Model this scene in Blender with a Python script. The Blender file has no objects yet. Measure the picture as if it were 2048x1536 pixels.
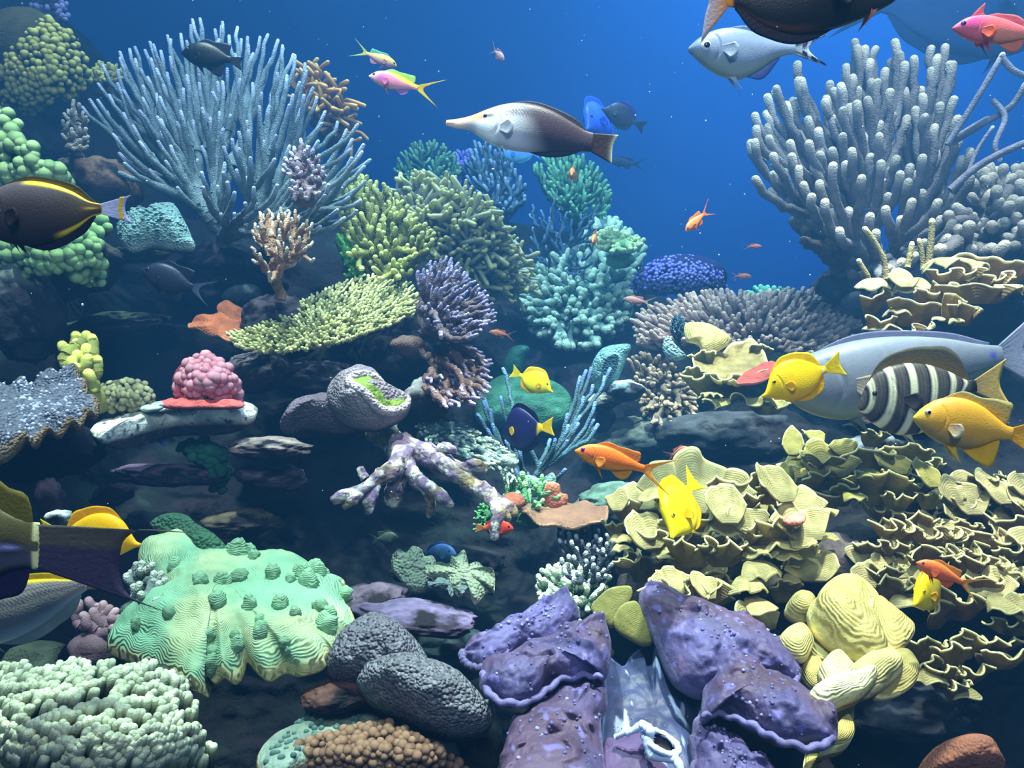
import bpy, bmesh, math, random
import numpy as np
from mathutils import Matrix, Vector

# ------------------------------------------------------------------ camera, world, lamps, exposure
SC = bpy.context.scene
COL = SC.collection
F = 1600.0            # focal length in pixels of the 2048 x 1536 frame
CZ = 1.2              # camera height

cam = bpy.data.cameras.new('camera'); cam_o = bpy.data.objects.new('camera', cam); COL.objects.link(cam_o)
cam.sensor_width = 36.0; cam.lens = 36.0 * F / 2048.0; cam.clip_start = 0.05; cam.clip_end = 60
cam_o.location = (0, 0, CZ); cam_o.rotation_euler = (math.radians(90), 0, 0)
SC.camera = cam_o

SC.view_settings.view_transform = 'Standard'
SC.view_settings.look = 'None'
SC.view_settings.gamma = 1.0
SC.view_settings.use_curve_mapping = False
SC.view_settings.exposure = 0.18

W = bpy.data.worlds.new('ambient_fill'); SC.world = W; W.use_nodes = True
bg = W.node_tree.nodes['Background']; bg.inputs[0].default_value = (0.16, 0.32, 0.62, 1); bg.inputs[1].default_value = 0.28  # added blue ambient fill, standing for light scattered in the water

def area_lamp(name, loc, target, size, power, color, spread=math.pi):
    l = bpy.data.lights.new(name, 'AREA'); l.shape = 'DISK'; l.size = size; l.energy = power; l.color = color; l.spread = spread
    o = bpy.data.objects.new(name, l); COL.objects.link(o); o.location = loc
    o.rotation_euler = (Vector(target) - Vector(loc)).to_track_quat('-Z', 'Y').to_euler()
    return o
def spot_lamp(name, loc, target, angle, blend, power, color, radius=0.08):
    l = bpy.data.lights.new(name, 'SPOT'); l.spot_size = math.radians(angle); l.spot_blend = blend; l.energy = power; l.color = color
    l.shadow_soft_size = radius
    o = bpy.data.objects.new(name, l); COL.objects.link(o); o.location = loc
    o.rotation_euler = (Vector(target) - Vector(loc)).to_track_quat('-Z', 'Y').to_euler()
    return o
# metal-halide pendants hanging above the open water surface
WARM = (1.0, 0.96, 0.84); COOL = (0.62, 0.82, 1.0)
spot_lamp('pendant_lamp', (0.75, 0.95, 4.9), (0.75, 1.75, 0.7), 38, 0.8, 1950, WARM)
spot_lamp('pendant_lamp', (-0.75, 0.75, 4.9), (-0.65, 1.65, 0.8), 44, 0.9, 1250, (0.86, 1.0, 0.95))
spot_lamp('pendant_lamp', (1.5, 1.7, 4.9), (1.25, 2.4, 1.2), 44, 0.9, 800, (0.95, 0.97, 0.9))
spot_lamp('pendant_lamp', (0.0, 2.3, 4.9), (0.0, 3.2, 1.2), 54, 0.9, 800, COOL)
spot_lamp('pendant_lamp', (-1.2, 2.0, 4.9), (-0.9, 2.7, 1.3), 48, 0.9, 420, COOL)
area_lamp('surface_fill_lamp', (0.2, 1.2, 4.95), (0.0, 2.1, 0.8), 1.8, 70, (0.72, 0.87, 1.0))  # soft area light added for diffuse light from the water surface
area_lamp('back_wall_lamp', (2.6, 4.6, 4.9), (1.6, 6.6, 1.0), 3.0, 120, (0.25, 0.55, 1.0))
area_lamp('front_fill_lamp', (0.2, -1.3, 3.3), (0.1, 1.9, 0.9), 1.0, 46, (0.86, 0.93, 1.0))  # unseen fill lamp added before the tank to brighten front faces and fins
SC.cycles.use_denoising = True
SC.cycles.max_bounces = 5; SC.cycles.diffuse_bounces = 3; SC.cycles.glossy_bounces = 2
SC.cycles.transmission_bounces = 3; SC.cycles.transparent_max_bounces = 6; SC.cycles.volume_bounces = 0
SC.cycles.sample_clamp_indirect = 4.0; SC.cycles.sample_clamp_direct = 12.0
SC.cycles.caustics_reflective = False; SC.cycles.caustics_refractive = False

# ------------------------------------------------------------------ helpers
def P(px, py, Y):
    px = np.asarray(px, float); py = np.asarray(py, float); Y = np.asarray(Y, float)
    px, py, Y = np.broadcast_arrays(px, py, Y)
    return np.stack([(px - 1024) * Y / F, Y, CZ + (768 - py) * Y / F], -1)
def rgb(r, g, b):
    c = np.array([r, g, b], float) / 255.0
    return np.where(c <= 0.04045, c / 12.92, ((c + 0.055) / 1.055) ** 2.4)
def nrm(v):
    v = np.asarray(v, float)
    return v / (np.linalg.norm(v, axis=-1, keepdims=True) + 1e-12)
def sstep(a, b, x):
    t = np.clip((x - a) / (b - a), 0, 1); return t * t * (3 - 2 * t)

def _hash(ix, iy, iz, seed):
    h = (ix * 374761393 + iy * 668265263 + iz * 2147483647 + seed * 1274126177) & 0xFFFFFFFF
    h = ((h ^ (h >> 13)) * 1274126177) & 0xFFFFFFFF
    h = (h ^ (h >> 16)) & 0xFFFFFF
    return h / float(0xFFFFFF)
def vnoise(p, seed=0):
    p = np.asarray(p, float); i = np.floor(p).astype(np.int64); f = p - i; f = f * f * (3 - 2 * f)
    out = 0
    for dx in (0, 1):
        wx = f[..., 0] if dx else 1 - f[..., 0]
        for dy in (0, 1):
            wy = f[..., 1] if dy else 1 - f[..., 1]
            for dz in (0, 1):
                wz = f[..., 2] if dz else 1 - f[..., 2]
                out = out + wx * wy * wz * _hash(i[..., 0] + dx, i[..., 1] + dy, i[..., 2] + dz, seed)
    return out * 2 - 1
def fbm(p, seed=0, octv=4, gain=0.5):
    p = np.asarray(p, float); a = 1.0; s = 0; n = 0
    for k in range(octv):
        s = s + a * vnoise(p * (2.03 ** k) + 17.3 * k, seed + k * 31); n += a; a *= gain
    return s / n

class Geo:
    def __init__(s): s.v = []; s.q = []; s.t = []; s.c = []; s.r = []; s.n = 0
    def add(s, v, q=None, t=None, col=(1, 1, 1), ring=0.0):
        v = np.asarray(v, float).reshape(-1, 3); k = len(v)
        c = np.broadcast_to(np.asarray(col, float), (k, 3)) if np.ndim(col) < 2 else np.asarray(col, float).reshape(-1, 3)
        s.v.append(v); s.c.append(c); s.r.append(np.broadcast_to(np.asarray(ring, float).reshape(-1) if np.ndim(ring) else ring, (k,)))
        if q is not None and len(q): s.q.append(np.asarray(q, np.int64).reshape(-1, 4) + s.n)
        if t is not None and len(t): s.t.append(np.asarray(t, np.int64).reshape(-1, 3) + s.n)
        s.n += k; return s
    def mesh(s, name, mat, origin=(0, 0, 0), smooth=True):
        me = bpy.data.meshes.new(name)
        v = np.concatenate(s.v) - np.asarray(origin, float)
        q = np.concatenate(s.q) if s.q else np.zeros((0, 4), np.int64)
        t = np.concatenate(s.t) if s.t else np.zeros((0, 3), np.int64)
        me.vertices.add(len(v)); me.vertices.foreach_set('co', v.astype(np.float32).ravel())
        nl = len(q) * 4 + len(t) * 3
        me.loops.add(nl); me.loops.foreach_set('vertex_index', np.concatenate([q.ravel(), t.ravel()]).astype(np.int32))
        me.polygons.add(len(q) + len(t))
        st = np.concatenate([np.arange(len(q)) * 4, len(q) * 4 + np.arange(len(t)) * 3]).astype(np.int32)
        me.polygons.foreach_set('loop_start', st)
        me.polygons.foreach_set('use_smooth', np.full(len(st), smooth, dtype=bool))
        a = me.attributes.new('Col', 'FLOAT_COLOR', 'POINT')
        cc = np.ones((len(v), 4), np.float32); cc[:, :3] = np.concatenate(s.c); a.data.foreach_set('color', cc.ravel())
        rr = np.concatenate(s.r).astype(np.float32)
        if np.any(rr): b = me.attributes.new('ring', 'FLOAT', 'POINT'); b.data.foreach_set('value', rr)
        me.update(calc_edges=True); me.validate()
        me.materials.append(mat)
        return me
    def make(s, name, mat, parent=None, origin=(0, 0, 0), smooth=True):
        o = bpy.data.objects.new(name, s.mesh(name, mat, origin, smooth)); COL.objects.link(o)
        if parent is not None: o.parent = parent
        else: o.location = origin
        return o
def tag(o, label=None, cat=None, group=None, kind=None):
    if label: o['label'] = label
    if cat: o['category'] = cat
    if group: o['group'] = group
    if kind: o['kind'] = kind
    return o
def thing(name, label, cat, loc, group=None):
    o = bpy.data.objects.new(name, None); COL.objects.link(o); o.location = tuple(float(x) for x in loc); o.empty_display_size = 0.02
    return tag(o, label, cat, group)
def inst(me, name, parent, M):
    o = bpy.data.objects.new(name, me); COL.objects.link(o); o.parent = parent; o.matrix_basis = M
    return o
def basis(z, loc, s, twist=0.0):
    """matrix with local +Z along z, scale s (number or 3)"""
    z = nrm(z); a = np.array([1, 0, 0]) if abs(z[0]) < 0.8 else np.array([0, 1.0, 0])
    x = nrm(np.cross(a, z)); y = np.cross(z, x)
    c, d = math.cos(twist), math.sin(twist); x, y = x * c + y * d, y * c - x * d
    s = np.broadcast_to(s, (3,))
    M = Matrix.Identity(4)
    for i in range(3):
        M[i][0] = x[i] * s[0]; M[i][1] = y[i] * s[1]; M[i][2] = z[i] * s[2]; M[i][3] = loc[i]
    return M

_ico = {}
def ico(n):
    if n not in _ico:
        bm = bmesh.new(); bmesh.ops.create_icosphere(bm, subdivisions=n, radius=1.0)
        _ico[n] = (np.array([v.co[:] for v in bm.verts]), np.array([[v.index for v in f.verts] for f in bm.faces])); bm.free()
    return _ico[n]

# ------------------------------------------------------------------ materials
MATS = {}
def nodes_of(name):
    m = bpy.data.materials.new(name); m.use_nodes = True; nt = m.node_tree
    return m, nt, nt.nodes['Principled BSDF'], nt.nodes['Material Output']
def mat(name, rough=0.7, var=0.35, nscale=18.0, bump=0.4, bscale=120.0, btype='noise', ring=0.0, ringf=40.0, transl=0.0, spec=0.25, bdist=0.006, objvar=0.18, mottle=None, coat=0.0):
    """attribute colour x noise variation, with a noise / cell / ring bump"""
    if name in MATS: return MATS[name]
    m, nt, bs, out = nodes_of(name); N = nt.nodes; L = nt.links
    at = N.new('ShaderNodeAttribute'); at.attribute_name = 'Col'
    tc = N.new('ShaderNodeTexCoord')
    nz = N.new('ShaderNodeTexNoise'); nz.inputs['Scale'].default_value = nscale; nz.inputs['Detail'].default_value = 5
    L.new(tc.outputs['Object'], nz.inputs['Vector'])
    mr = N.new('ShaderNodeMapRange'); mr.inputs[1].default_value = 0.3; mr.inputs[2].default_value = 0.7
    mr.inputs[3].default_value = 1 - var; mr.inputs[4].default_value = 1 + var; L.new(nz.outputs['Fac'], mr.inputs[0])
    oi = N.new('ShaderNodeObjectInfo'); orr = N.new('ShaderNodeMapRange'); orr.inputs[3].default_value = 1 - objvar; orr.inputs[4].default_value = 1 + objvar
    L.new(oi.outputs['Random'], orr.inputs[0])
    mu = N.new('ShaderNodeMath'); mu.operation = 'MULTIPLY'; L.new(mr.outputs[0], mu.inputs[0]); L.new(orr.outputs[0], mu.inputs[1])
    vm = N.new('ShaderNodeVectorMath'); vm.operation = 'SCALE'; L.new(at.outputs['Color'], vm.inputs[0]); L.new(mu.outputs[0], vm.inputs['Scale'])
    colout = vm.outputs[0]
    if mottle:
        n2 = N.new('ShaderNodeTexNoise'); n2.inputs['Scale'].default_value = mottle[1]; n2.inputs['Detail'].default_value = 6; L.new(tc.outputs['Object'], n2.inputs['Vector'])
        r2 = N.new('ShaderNodeMapRange'); r2.inputs[1].default_value = mottle[2]; r2.inputs[2].default_value = mottle[2] + 0.1; L.new(n2.outputs['Fac'], r2.inputs[0])
        mx = N.new('ShaderNodeMix'); mx.data_type = 'RGBA'; L.new(r2.outputs[0], mx.inputs['Factor']); L.new(colout, mx.inputs['A']); mx.inputs['B'].default_value = (*mottle[0], 1)
        colout = mx.outputs['Result']
    L.new(colout, bs.inputs['Base Color'])
    bs.inputs['Roughness'].default_value = rough; bs.inputs['Specular IOR Level'].default_value = spec
    if coat: bs.inputs['Coat Weight'].default_value = coat
    prev = None
    if bump > 0:
        if btype == 'cell':
            tx = N.new('ShaderNodeTexVoronoi'); tx.inputs['Scale'].default_value = bscale; h = tx.outputs['Distance']
        else:
            tx = N.new('ShaderNodeTexNoise'); tx.inputs['Scale'].default_value = bscale; tx.inputs['Detail'].default_value = 4; h = tx.outputs['Fac']
        L.new(tc.outputs['Object'], tx.inputs['Vector'])
        bp = N.new('ShaderNodeBump'); bp.inputs['Strength'].default_value = bump; bp.inputs['Distance'].default_value = bdist; L.new(h, bp.inputs['Height'])
        if btype == 'cell': bp.invert = True
        prev = bp
    if ring > 0:
        ra = N.new('ShaderNodeAttribute'); ra.attribute_name = 'ring'
        ns = N.new('ShaderNodeTexNoise'); ns.inputs['Scale'].default_value = 22; L.new(tc.outputs['Object'], ns.inputs['Vector'])
        ma = N.new('ShaderNodeMath'); ma.operation = 'MULTIPLY_ADD'; L.new(ns.outputs['Fac'], ma.inputs[0]); ma.inputs[1].default_value = 0.16; L.new(ra.outputs['Fac'], ma.inputs[2])
        m2 = N.new('ShaderNodeMath'); m2.operation = 'MULTIPLY'; L.new(ma.outputs[0], m2.inputs[0]); m2.inputs[1].default_value = ringf * 6.283
        si = N.new('ShaderNodeMath'); si.operation = 'SINE'; L.new(m2.outputs[0], si.inputs[0])
        b2 = N.new('ShaderNodeBump'); b2.inputs['Strength'].default_value = ring; b2.inputs['Distance'].default_value = bdist; L.new(si.outputs[0], b2.inputs['Height'])
        if prev: L.new(prev.outputs[0], b2.inputs['Normal'])
        prev = b2
    if prev: L.new(prev.outputs[0], bs.inputs['Normal'])
    if transl > 0:
        tr = N.new('ShaderNodeBsdfTranslucent'); L.new(colout, tr.inputs['Color'])
        mxs = N.new('ShaderNodeMixShader'); mxs.inputs[0].default_value = transl
        L.new(bs.outputs[0], mxs.inputs[1]); L.new(tr.outputs[0], mxs.inputs[2]); L.new(mxs.outputs[0], out.inputs['Surface'])
    MATS[name] = m; return m

M_ROCK = mat('reef_rock', rough=0.9, var=0.6, nscale=14, bump=0.9, bscale=45, bdist=0.012, mottle=(rgb(24, 19, 26), 9, 0.52))
M_ROCKL = mat('pale_rock', rough=0.9, var=0.5, nscale=25, bump=0.9, bscale=60, bdist=0.01, mottle=(rgb(82, 66, 78), 48, 0.57))
M_BRANCH = mat('branching_coral', rough=0.75, var=0.25, nscale=60, bump=0.7, bscale=260, btype='cell', bdist=0.004)
M_SOFT = mat('soft_coral', rough=0.8, var=0.25, nscale=30, bump=0.5, bscale=190, btype='cell', bdist=0.004)
M_SMOOTH = mat('smooth_tentacle', rough=0.45, var=0.12, nscale=30, bump=0.1, bscale=80, transl=0.25)
M_KNOB = mat('knob_coral', rough=0.75, var=0.25, nscale=40, bump=0.6, bscale=330, bdist=0.003)
M_CELL = mat('celled_coral', rough=0.75, var=0.25, nscale=20, bump=0.9, bscale=150, btype='cell', bdist=0.007)
M_PLATE = mat('scroll_coral', rough=0.7, var=0.25, nscale=40, bump=0.5, bscale=260, ring=0.26, ringf=17, bdist=0.003, transl=0.4)
M_FOLD = mat('folded_coral', rough=0.7, var=0.2, nscale=30, bump=0.55, bscale=230, ring=0.34, ringf=20, bdist=0.003)
M_SEPTA = mat('septa_coral', rough=0.8, var=0.45, nscale=90, bump=1.0, bscale=170, btype='cell', bdist=0.009)
M_GREEN = mat('ridged_plate_coral', rough=0.65, var=0.2, nscale=12, bump=0.25, bscale=160, ring=0.32, ringf=52, bdist=0.004)
M_CLAM = mat('clam_mantle', rough=0.6, var=0.3, nscale=14, bump=0.6, bscale=75, bdist=0.005, spec=0.3, mottle=(rgb(104, 98, 158), 120, 0.66))
M_MEMB = mat('clam_membrane', rough=0.5, var=0.2, nscale=20, bump=0.3, bscale=60, spec=0.3)
M_FISH = mat('fish_skin', rough=0.42, var=0.06, nscale=60, bump=0.12, bscale=420, btype='cell', bdist=0.002, spec=0.2, objvar=0.0)
M_FIN = mat('fish_fin', rough=0.5, var=0.08, nscale=80, bump=0.15, bscale=200, transl=0.4, objvar=0.0)
M_EYE = mat('fish_eye', rough=0.12, var=0.0, bump=0.0, spec=0.6, objvar=0.0)
M_SNOW = mat('floating_speck', rough=0.8, var=0.0, bump=0.0, objvar=0.0)

# ------------------------------------------------------------------ shape builders
def tubes(g, paths, r0, r1, n=6, col0=(1, 1, 1), col1=None, tip=0.8, rng=None, jit=0.12, flare=0.0, bumpy=0.0):
    """sweep B paths (B,K,3); radius r0 -> r1 (scalars or (B,)); rounded free end"""
    paths = np.asarray(paths, float); B, K, _ = paths.shape
    r0 = np.broadcast_to(r0, (B,)); r1 = np.broadcast_to(r1, (B,))
    T = nrm(np.gradient(paths, axis=1))
    s = np.linspace(0, 1, K)
    R = r0[:, None] * (1 - s) + r1[:, None] * s + flare * r1[:, None] * np.exp(-((s - 0.9) / 0.12) ** 2)
    if bumpy and rng is not None: R = R * (1 + bumpy * rng.normal(size=R.shape))
    e = paths[:, -1]; te = T[:, -1]; rl = R[:, -1]
    ex = [e + te * (rl * k)[:, None] for k in (0.55, 0.85, 1.0)]
    pts = np.concatenate([paths] + [x[:, None] for x in ex], 1)
    TT = np.concatenate([T] + [te[:, None]] * 3, 1)
    RR = np.concatenate([R] + [(rl * k)[:, None] for k in (0.84, 0.5, 0.04)], 1)
    K2 = K + 3
    d = nrm(paths[:, -1] - paths[:, 0])
    ref = np.where(np.abs(d[:, :1]) < 0.75, np.array([[1.0, 0, 0]]), np.array([[0, 1.0, 0]]))[:, None, :]
    n1 = nrm(ref - TT * np.sum(ref * TT, -1, keepdims=True)); n2 = np.cross(TT, n1)
    a = np.arange(n) * 2 * math.pi / n
    V = pts[:, :, None] + RR[:, :, None, None] * (n1[:, :, None] * np.cos(a)[None, None, :, None] + n2[:, :, None] * np.sin(a)[None, None, :, None])
    b = (np.arange(B) * K2 * n)[:, None, None]; k = (np.arange(K2 - 1) * n)[None, :, None]; j = np.arange(n)[None, None]; j2 = (j + 1) % n
    Q = np.stack([b + k + j, b + k + j2, b + k + n + j2, b + k + n + j], -1)
    col0 = np.asarray(col0, float); col1 = col0 if col1 is None else np.asarray(col1, float)
    ss = np.concatenate([s, [1, 1, 1]]); w = sstep(tip, 1.0, ss)[None, :, None, None]
    C = np.broadcast_to(col0 * (1 - w) + col1 * w, (B, K2, n, 3)).copy()
    if rng is not None: C *= (1 + jit * rng.normal(size=(B, 1, 1, 1)))
    g.add(V, Q, col=np.clip(C, 0, 1).reshape(-1, 3))
    return g

def inpoly(poly, x, y):
    poly = np.asarray(poly, float); ins = np.zeros(np.shape(x), bool); j = len(poly) - 1
    for i in range(len(poly)):
        xi, yi = poly[i]; xj, yj = poly[j]
        c = ((yi > y) != (yj > y)) & (x < (xj - xi) * (y - yi) / (yj - yi + 1e-9) + xi)
        ins ^= c; j = i
    return ins
def psample(rng, poly, n, mind=None):
    poly = np.asarray(poly, float); lo = poly.min(0); hi = poly.max(0)
    area = 0.5 * abs(np.sum(poly[:, 0] * np.roll(poly[:, 1], 1) - poly[:, 1] * np.roll(poly[:, 0], 1)))
    d = mind or 0.75 * math.sqrt(area / n); out = np.zeros((0, 2)); tries = 0
    while len(out) < n and tries < 60:
        c = rng.uniform(lo, hi, (max(64, n), 2)); c = c[inpoly(poly, c[:, 0], c[:, 1])]
        for p in c:
            if len(out) == 0 or np.min(np.sum((out - p) ** 2, 1)) > d * d:
                out = np.vstack([out, p])
                if len(out) >= n: break
        tries += 1; d *= 0.97
    return out
def spline(pts, n, closed=True):
    """Catmull-Rom resampling of control points"""
    p = np.asarray(pts, float); m = len(p)
    if closed:
        seg = np.linspace(0, m, n, endpoint=False)
    else:
        seg = np.linspace(0, m - 1, n)
    i = np.minimum(np.floor(seg).astype(int), m - 1 if closed else m - 2); f = (seg - i)[:, None]
    g = (lambda k: p[(i + k) % m]) if closed else (lambda k: p[np.clip(i + k, 0, m - 1)])
    a, b, c, d = g(-1), g(0), g(1), g(2)
    return 0.5 * (2 * b + (c - a) * f + (2 * a - 5 * b + 4 * c - d) * f ** 2 + (3 * b - a - 3 * c + d) * f ** 3)
def cinterp(xy, x):
    xy = np.asarray(xy, float); xs, ys = xy[:, 0], xy[:, 1]
    m = np.gradient(ys, xs); i = np.clip(np.searchsorted(xs, x, side='right') - 1, 0, len(xs) - 2)
    h = xs[i + 1] - xs[i]; t = np.clip((x - xs[i]) / h, 0, 1)
    return (2 * t**3 - 3 * t**2 + 1) * ys[i] + (t**3 - 2 * t**2 + t) * h * m[i] + (-2 * t**3 + 3 * t**2) * ys[i + 1] + (t**3 - t**2) * h * m[i + 1]

def tree(rng, root, tips, r_tip, trunk=(0, 0, 1), grow=0.45, K=7, up=0.45, ratio=0.8, wig=0.04, maxr=6.0, rb=1.25):
    root = np.asarray(root, float); tips = np.asarray(tips, float); up_v = nrm(trunk)
    order = np.argsort(np.linalg.norm(tips - root, axis=1))
    pos = [root]; dr = [up_v]; cid = [-1]; dist = [0.0]
    chains = []; par = []
    s = np.linspace(0, 1, K)[:, None]
    for ti in order:
        tp = tips[ti]; d = np.linalg.norm(tp - root)
        A = np.array(pos); D = np.array(dr); E = np.array(dist)
        v = tp - A; l = np.linalg.norm(v, axis=1) + 1e-9
        cs = np.sum(D * v, 1) / l
        cost = l * (1 + 0.7 * (1 - cs)); cost[E > ratio * d] = 1e9
        k = int(np.argmin(cost)); p0 = A[k]; L = l[k]
        m0 = nrm(0.55 * D[k] + 0.45 * v[k] / L) * L
        m1 = nrm((1 - up) * nrm(tp - root) + up * up_v + 0.25 * v[k] / L + 0.12 * rng.normal(size=3)) * L
        h = (2 * s**3 - 3 * s**2 + 1) * p0 + (s**3 - 2 * s**2 + s) * m0 + (-2 * s**3 + 3 * s**2) * tp + (s**3 - s**2) * m1
        if wig: h[1:-1] += rng.normal(size=(K - 2, 3)) * L * wig
        ch = len(chains); chains.append(h); par.append(cid[k])
        tt = nrm(np.gradient(h, axis=0))
        for j in range(1, K - 1):
            pos.append(h[j]); dr.append(tt[j]); cid.append(ch); dist.append(np.linalg.norm(h[j] - root))
    desc = np.ones(len(chains))
    for ch in range(len(chains) - 1, -1, -1):
        if par[ch] >= 0: desc[par[ch]] += desc[ch]
    r0 = r_tip * np.minimum(rb + grow * np.log2(desc + 0.001), maxr)
    top = []
    for ch in range(len(chains)): top.append(ch if par[ch] < 0 else top[par[ch]])
    lev = []
    for ch in range(len(chains)): lev.append(0 if par[ch] < 0 else lev[par[ch]] + 1)
    grp = []
    for ch in range(len(chains)): grp.append(ch if lev[ch] <= 1 else grp[par[ch]])
    return np.array(chains), r0, np.array(grp), np.array(lev)

def coral_tree(name, label, cat, poly, root, Yt, Yb, ntips, rpx, col, tipcol, seed, per='group', part='branch', M=None, jitY=0.08,
               grow=0.45, up=0.45, nseg=6, tip=0.75, K=7, trunk=(0, 0, 1), extra=None, group=None, mind=None, base=True, flare=0.0, bumpy=0.0, wig=0.04, ratio=0.8, maxr=6.0, r1=1.0, rb=1.25):
    """branching colony: tips spread through a silhouette with depth, joined back to the root"""
    rng = np.random.default_rng(seed); M = M or M_BRANCH
    sp = psample(rng, poly, ntips, mind)
    if extra is not None: sp = np.vstack([np.asarray(extra, float), sp])
    pa = np.asarray(poly, float); y0, y1 = pa[:, 1].min(), pa[:, 1].max()
    t = (sp[:, 1] - y0) / (y1 - y0)
    Y = Yt + (Yb - Yt) * t + rng.uniform(-1, 1, len(sp)) * jitY * (0.3 + t)
    tips = P(sp[:, 0], sp[:, 1], Y)
    rY = root[2]; rt = P(*root); r = rpx * rY / F
    ch, r0, grp, lev = tree(rng, rt, tips, r, trunk, grow, K, up, ratio, wig, maxr, rb)
    o = thing(name, label, cat, rt, group)
    key = np.arange(len(ch)) if per == 'chain' else grp
    for k in np.unique(key):
        idx = np.where(key == k)[0]
        g = Geo(); tubes(g, ch[idx], r0[idx], r * r1, nseg, col, tipcol, tip, rng, flare=flare, bumpy=bumpy)
        g.make(part, M, o, rt)
    if base:
        g = Geo(); v, f = ico(3); R = r * 5
        vv = v * np.array([1.3, 1.2, 0.8]) * R * (1 + 0.3 * fbm(v * 1.7 + seed, seed))[:, None] + rt
        g.add(vv, t=f, col=np.asarray(col) * 0.8); g.make('base', M, o, rt)
    return o

def pillow(outline, center, Yfun, bulge, thick, nr=26, na=120, n=(0, -0.75, 0.65), p=2.2, q=2.0, disp=None, colf=None, wave=None, ringscale=1.0, power=1.0):
    """closed slab from an outline: front face bulges along n, back face set back by thick.
    outline: px control points (x, y) or (x, y, Y).  returns Geo"""
    o = np.asarray(outline, float); pts = spline(o, na, True)
    c = np.asarray(center, float)
    if pts.shape[1] == 2:
        Yo = Yfun(pts[:, 0], pts[:, 1]); Yc = float(Yfun(c[0], c[1]))
    else: Yo = pts[:, 2]; Yc = c[2]
    W3 = P(pts[:, 0], pts[:, 1], Yo); C3 = P(c[0], c[1], Yc); n = nrm(n)
    r = np.linspace(0, 1, nr + 1)[1:] ** power
    base = C3 + (W3 - C3)[None] * r[:, None, None]
    h = bulge * (1 - r ** p) ** (1 / q)
    front = base + n * h[:, None, None]
    a = np.arange(na) / na
    RR = np.broadcast_to(r[:, None], (nr, na)); AA = np.broadcast_to(a[None], (nr, na))
    if wave is not None: off = wave(RR, AA, base); front = front + off; base = base + off
    if disp is not None: front = front + n * (disp(front, RR, AA) * (0.15 + 0.85 * np.minimum(1, (1.0001 - RR) * 6)))[..., None]
    bk = (1 - r ** 4) ** 0.5
    back = base - n * (thick * np.maximum(bk, 0.0) + 0.0)[:, None, None]
    back[-1] = front[-1]
    cf = np.mean(front[0], 0) + 0; cb = np.mean(back[0], 0)
    V = np.concatenate([front.reshape(-1, 3), back[:-1].reshape(-1, 3), [cf], [cb]])
    nf = nr * na; j = np.arange(na); j2 = (j + 1) % na
    Q = []
    for k in range(nr - 1): Q.append(np.stack([k * na + j, (k + 1) * na + j, (k + 1) * na + j2, k * na + j2], -1))
    nb = nr - 1
    for k in range(nb - 1): Q.append(np.stack([nf + k * na + j2, nf + (k + 1) * na + j2, nf + (k + 1) * na + j, nf + k * na + j], -1))
    Q.append(np.stack([nf + (nb - 1) * na + j2, (nr - 1) * na + j2, (nr - 1) * na + j, nf + (nb - 1) * na + j], -1))
    T = [np.stack([np.full(na, len(V) - 2), j, j2], -1), np.stack([np.full(na, len(V) - 1), nf + j2, nf + j], -1)]
    if colf is None: C = np.ones((len(V), 3))
    else:
        cf1 = colf(front, RR, AA, True).reshape(-1, 3); cb1 = colf(back, RR, AA, False)[:-1].reshape(-1, 3)
        C = np.concatenate([cf1, cb1, cf1[:1], cb1[:1]])
    rg = np.concatenate([RR.ravel(), RR[:-1].ravel(), [0, 0]]) * ringscale
    g = Geo(); g.add(V, np.concatenate(Q), np.concatenate(T), C, rg); g.front = front
    return g
def flatcol(col, under=None, seed=0, sc=12, amt=0.3, rim=None, rimw=0.94):
    col = np.asarray(col, float); under = col * 0.55 if under is None else np.asarray(under, float)
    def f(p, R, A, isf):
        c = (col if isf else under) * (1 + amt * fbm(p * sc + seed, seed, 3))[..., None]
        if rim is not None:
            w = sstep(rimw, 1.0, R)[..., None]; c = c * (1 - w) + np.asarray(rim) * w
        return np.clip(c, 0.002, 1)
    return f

def rock(name, label, px, py, Y, sx, sy, sz, seed, col=(0.05, 0.04, 0.05), top=None, M=None, sub=5, rot=0.0, amp=0.38, sc=1.6, cat='rock', parent=None, group=None, ridge=0.35):
    """noise-displaced boulder; half sizes sx (px across), sz (px high), sy (px deep)"""
    v, f = ico(sub); s = np.array([sx, sy, sz]) * Y / F
    d = fbm(v * sc + seed * 3.1, seed, 5, 0.55) + ridge * (0.5 - np.abs(fbm(v * sc * 1.7 + seed, seed + 9, 3)))
    w = v * (1 + amp * d)[:, None] * s
    c, q = math.cos(rot), math.sin(rot); w = w @ np.array([[c, 0, q], [0, 1, 0], [-q, 0, c]])
    ctr = P(px, py, Y); w = w + ctr
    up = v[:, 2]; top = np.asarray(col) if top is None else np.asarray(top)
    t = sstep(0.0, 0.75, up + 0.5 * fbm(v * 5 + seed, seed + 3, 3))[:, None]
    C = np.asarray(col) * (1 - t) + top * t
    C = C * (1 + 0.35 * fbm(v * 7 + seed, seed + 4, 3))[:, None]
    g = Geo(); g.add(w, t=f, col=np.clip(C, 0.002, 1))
    o = g.make(name, M or M_ROCK, parent, ctr if parent is None else parent.location)
    if parent is None: tag(o, label, cat, group)
    return o

def knob_mesh(name, mat_, col, top=None, sub=2, seed=0, amp=0.08, squash=1.0):
    v, f = ico(sub); w = v * (1 + amp * fbm(v * 2.3 + seed, seed, 3))[:, None] * np.array([1, 1, squash])
    col = np.asarray(col, float); t = sstep(0.2, 0.95, v[:, 2])[:, None]
    c = col * (1 - t) + (col if top is None else np.asarray(top)) * t
    return Geo().add(w, t=f, col=c).mesh(name, mat_)

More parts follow.
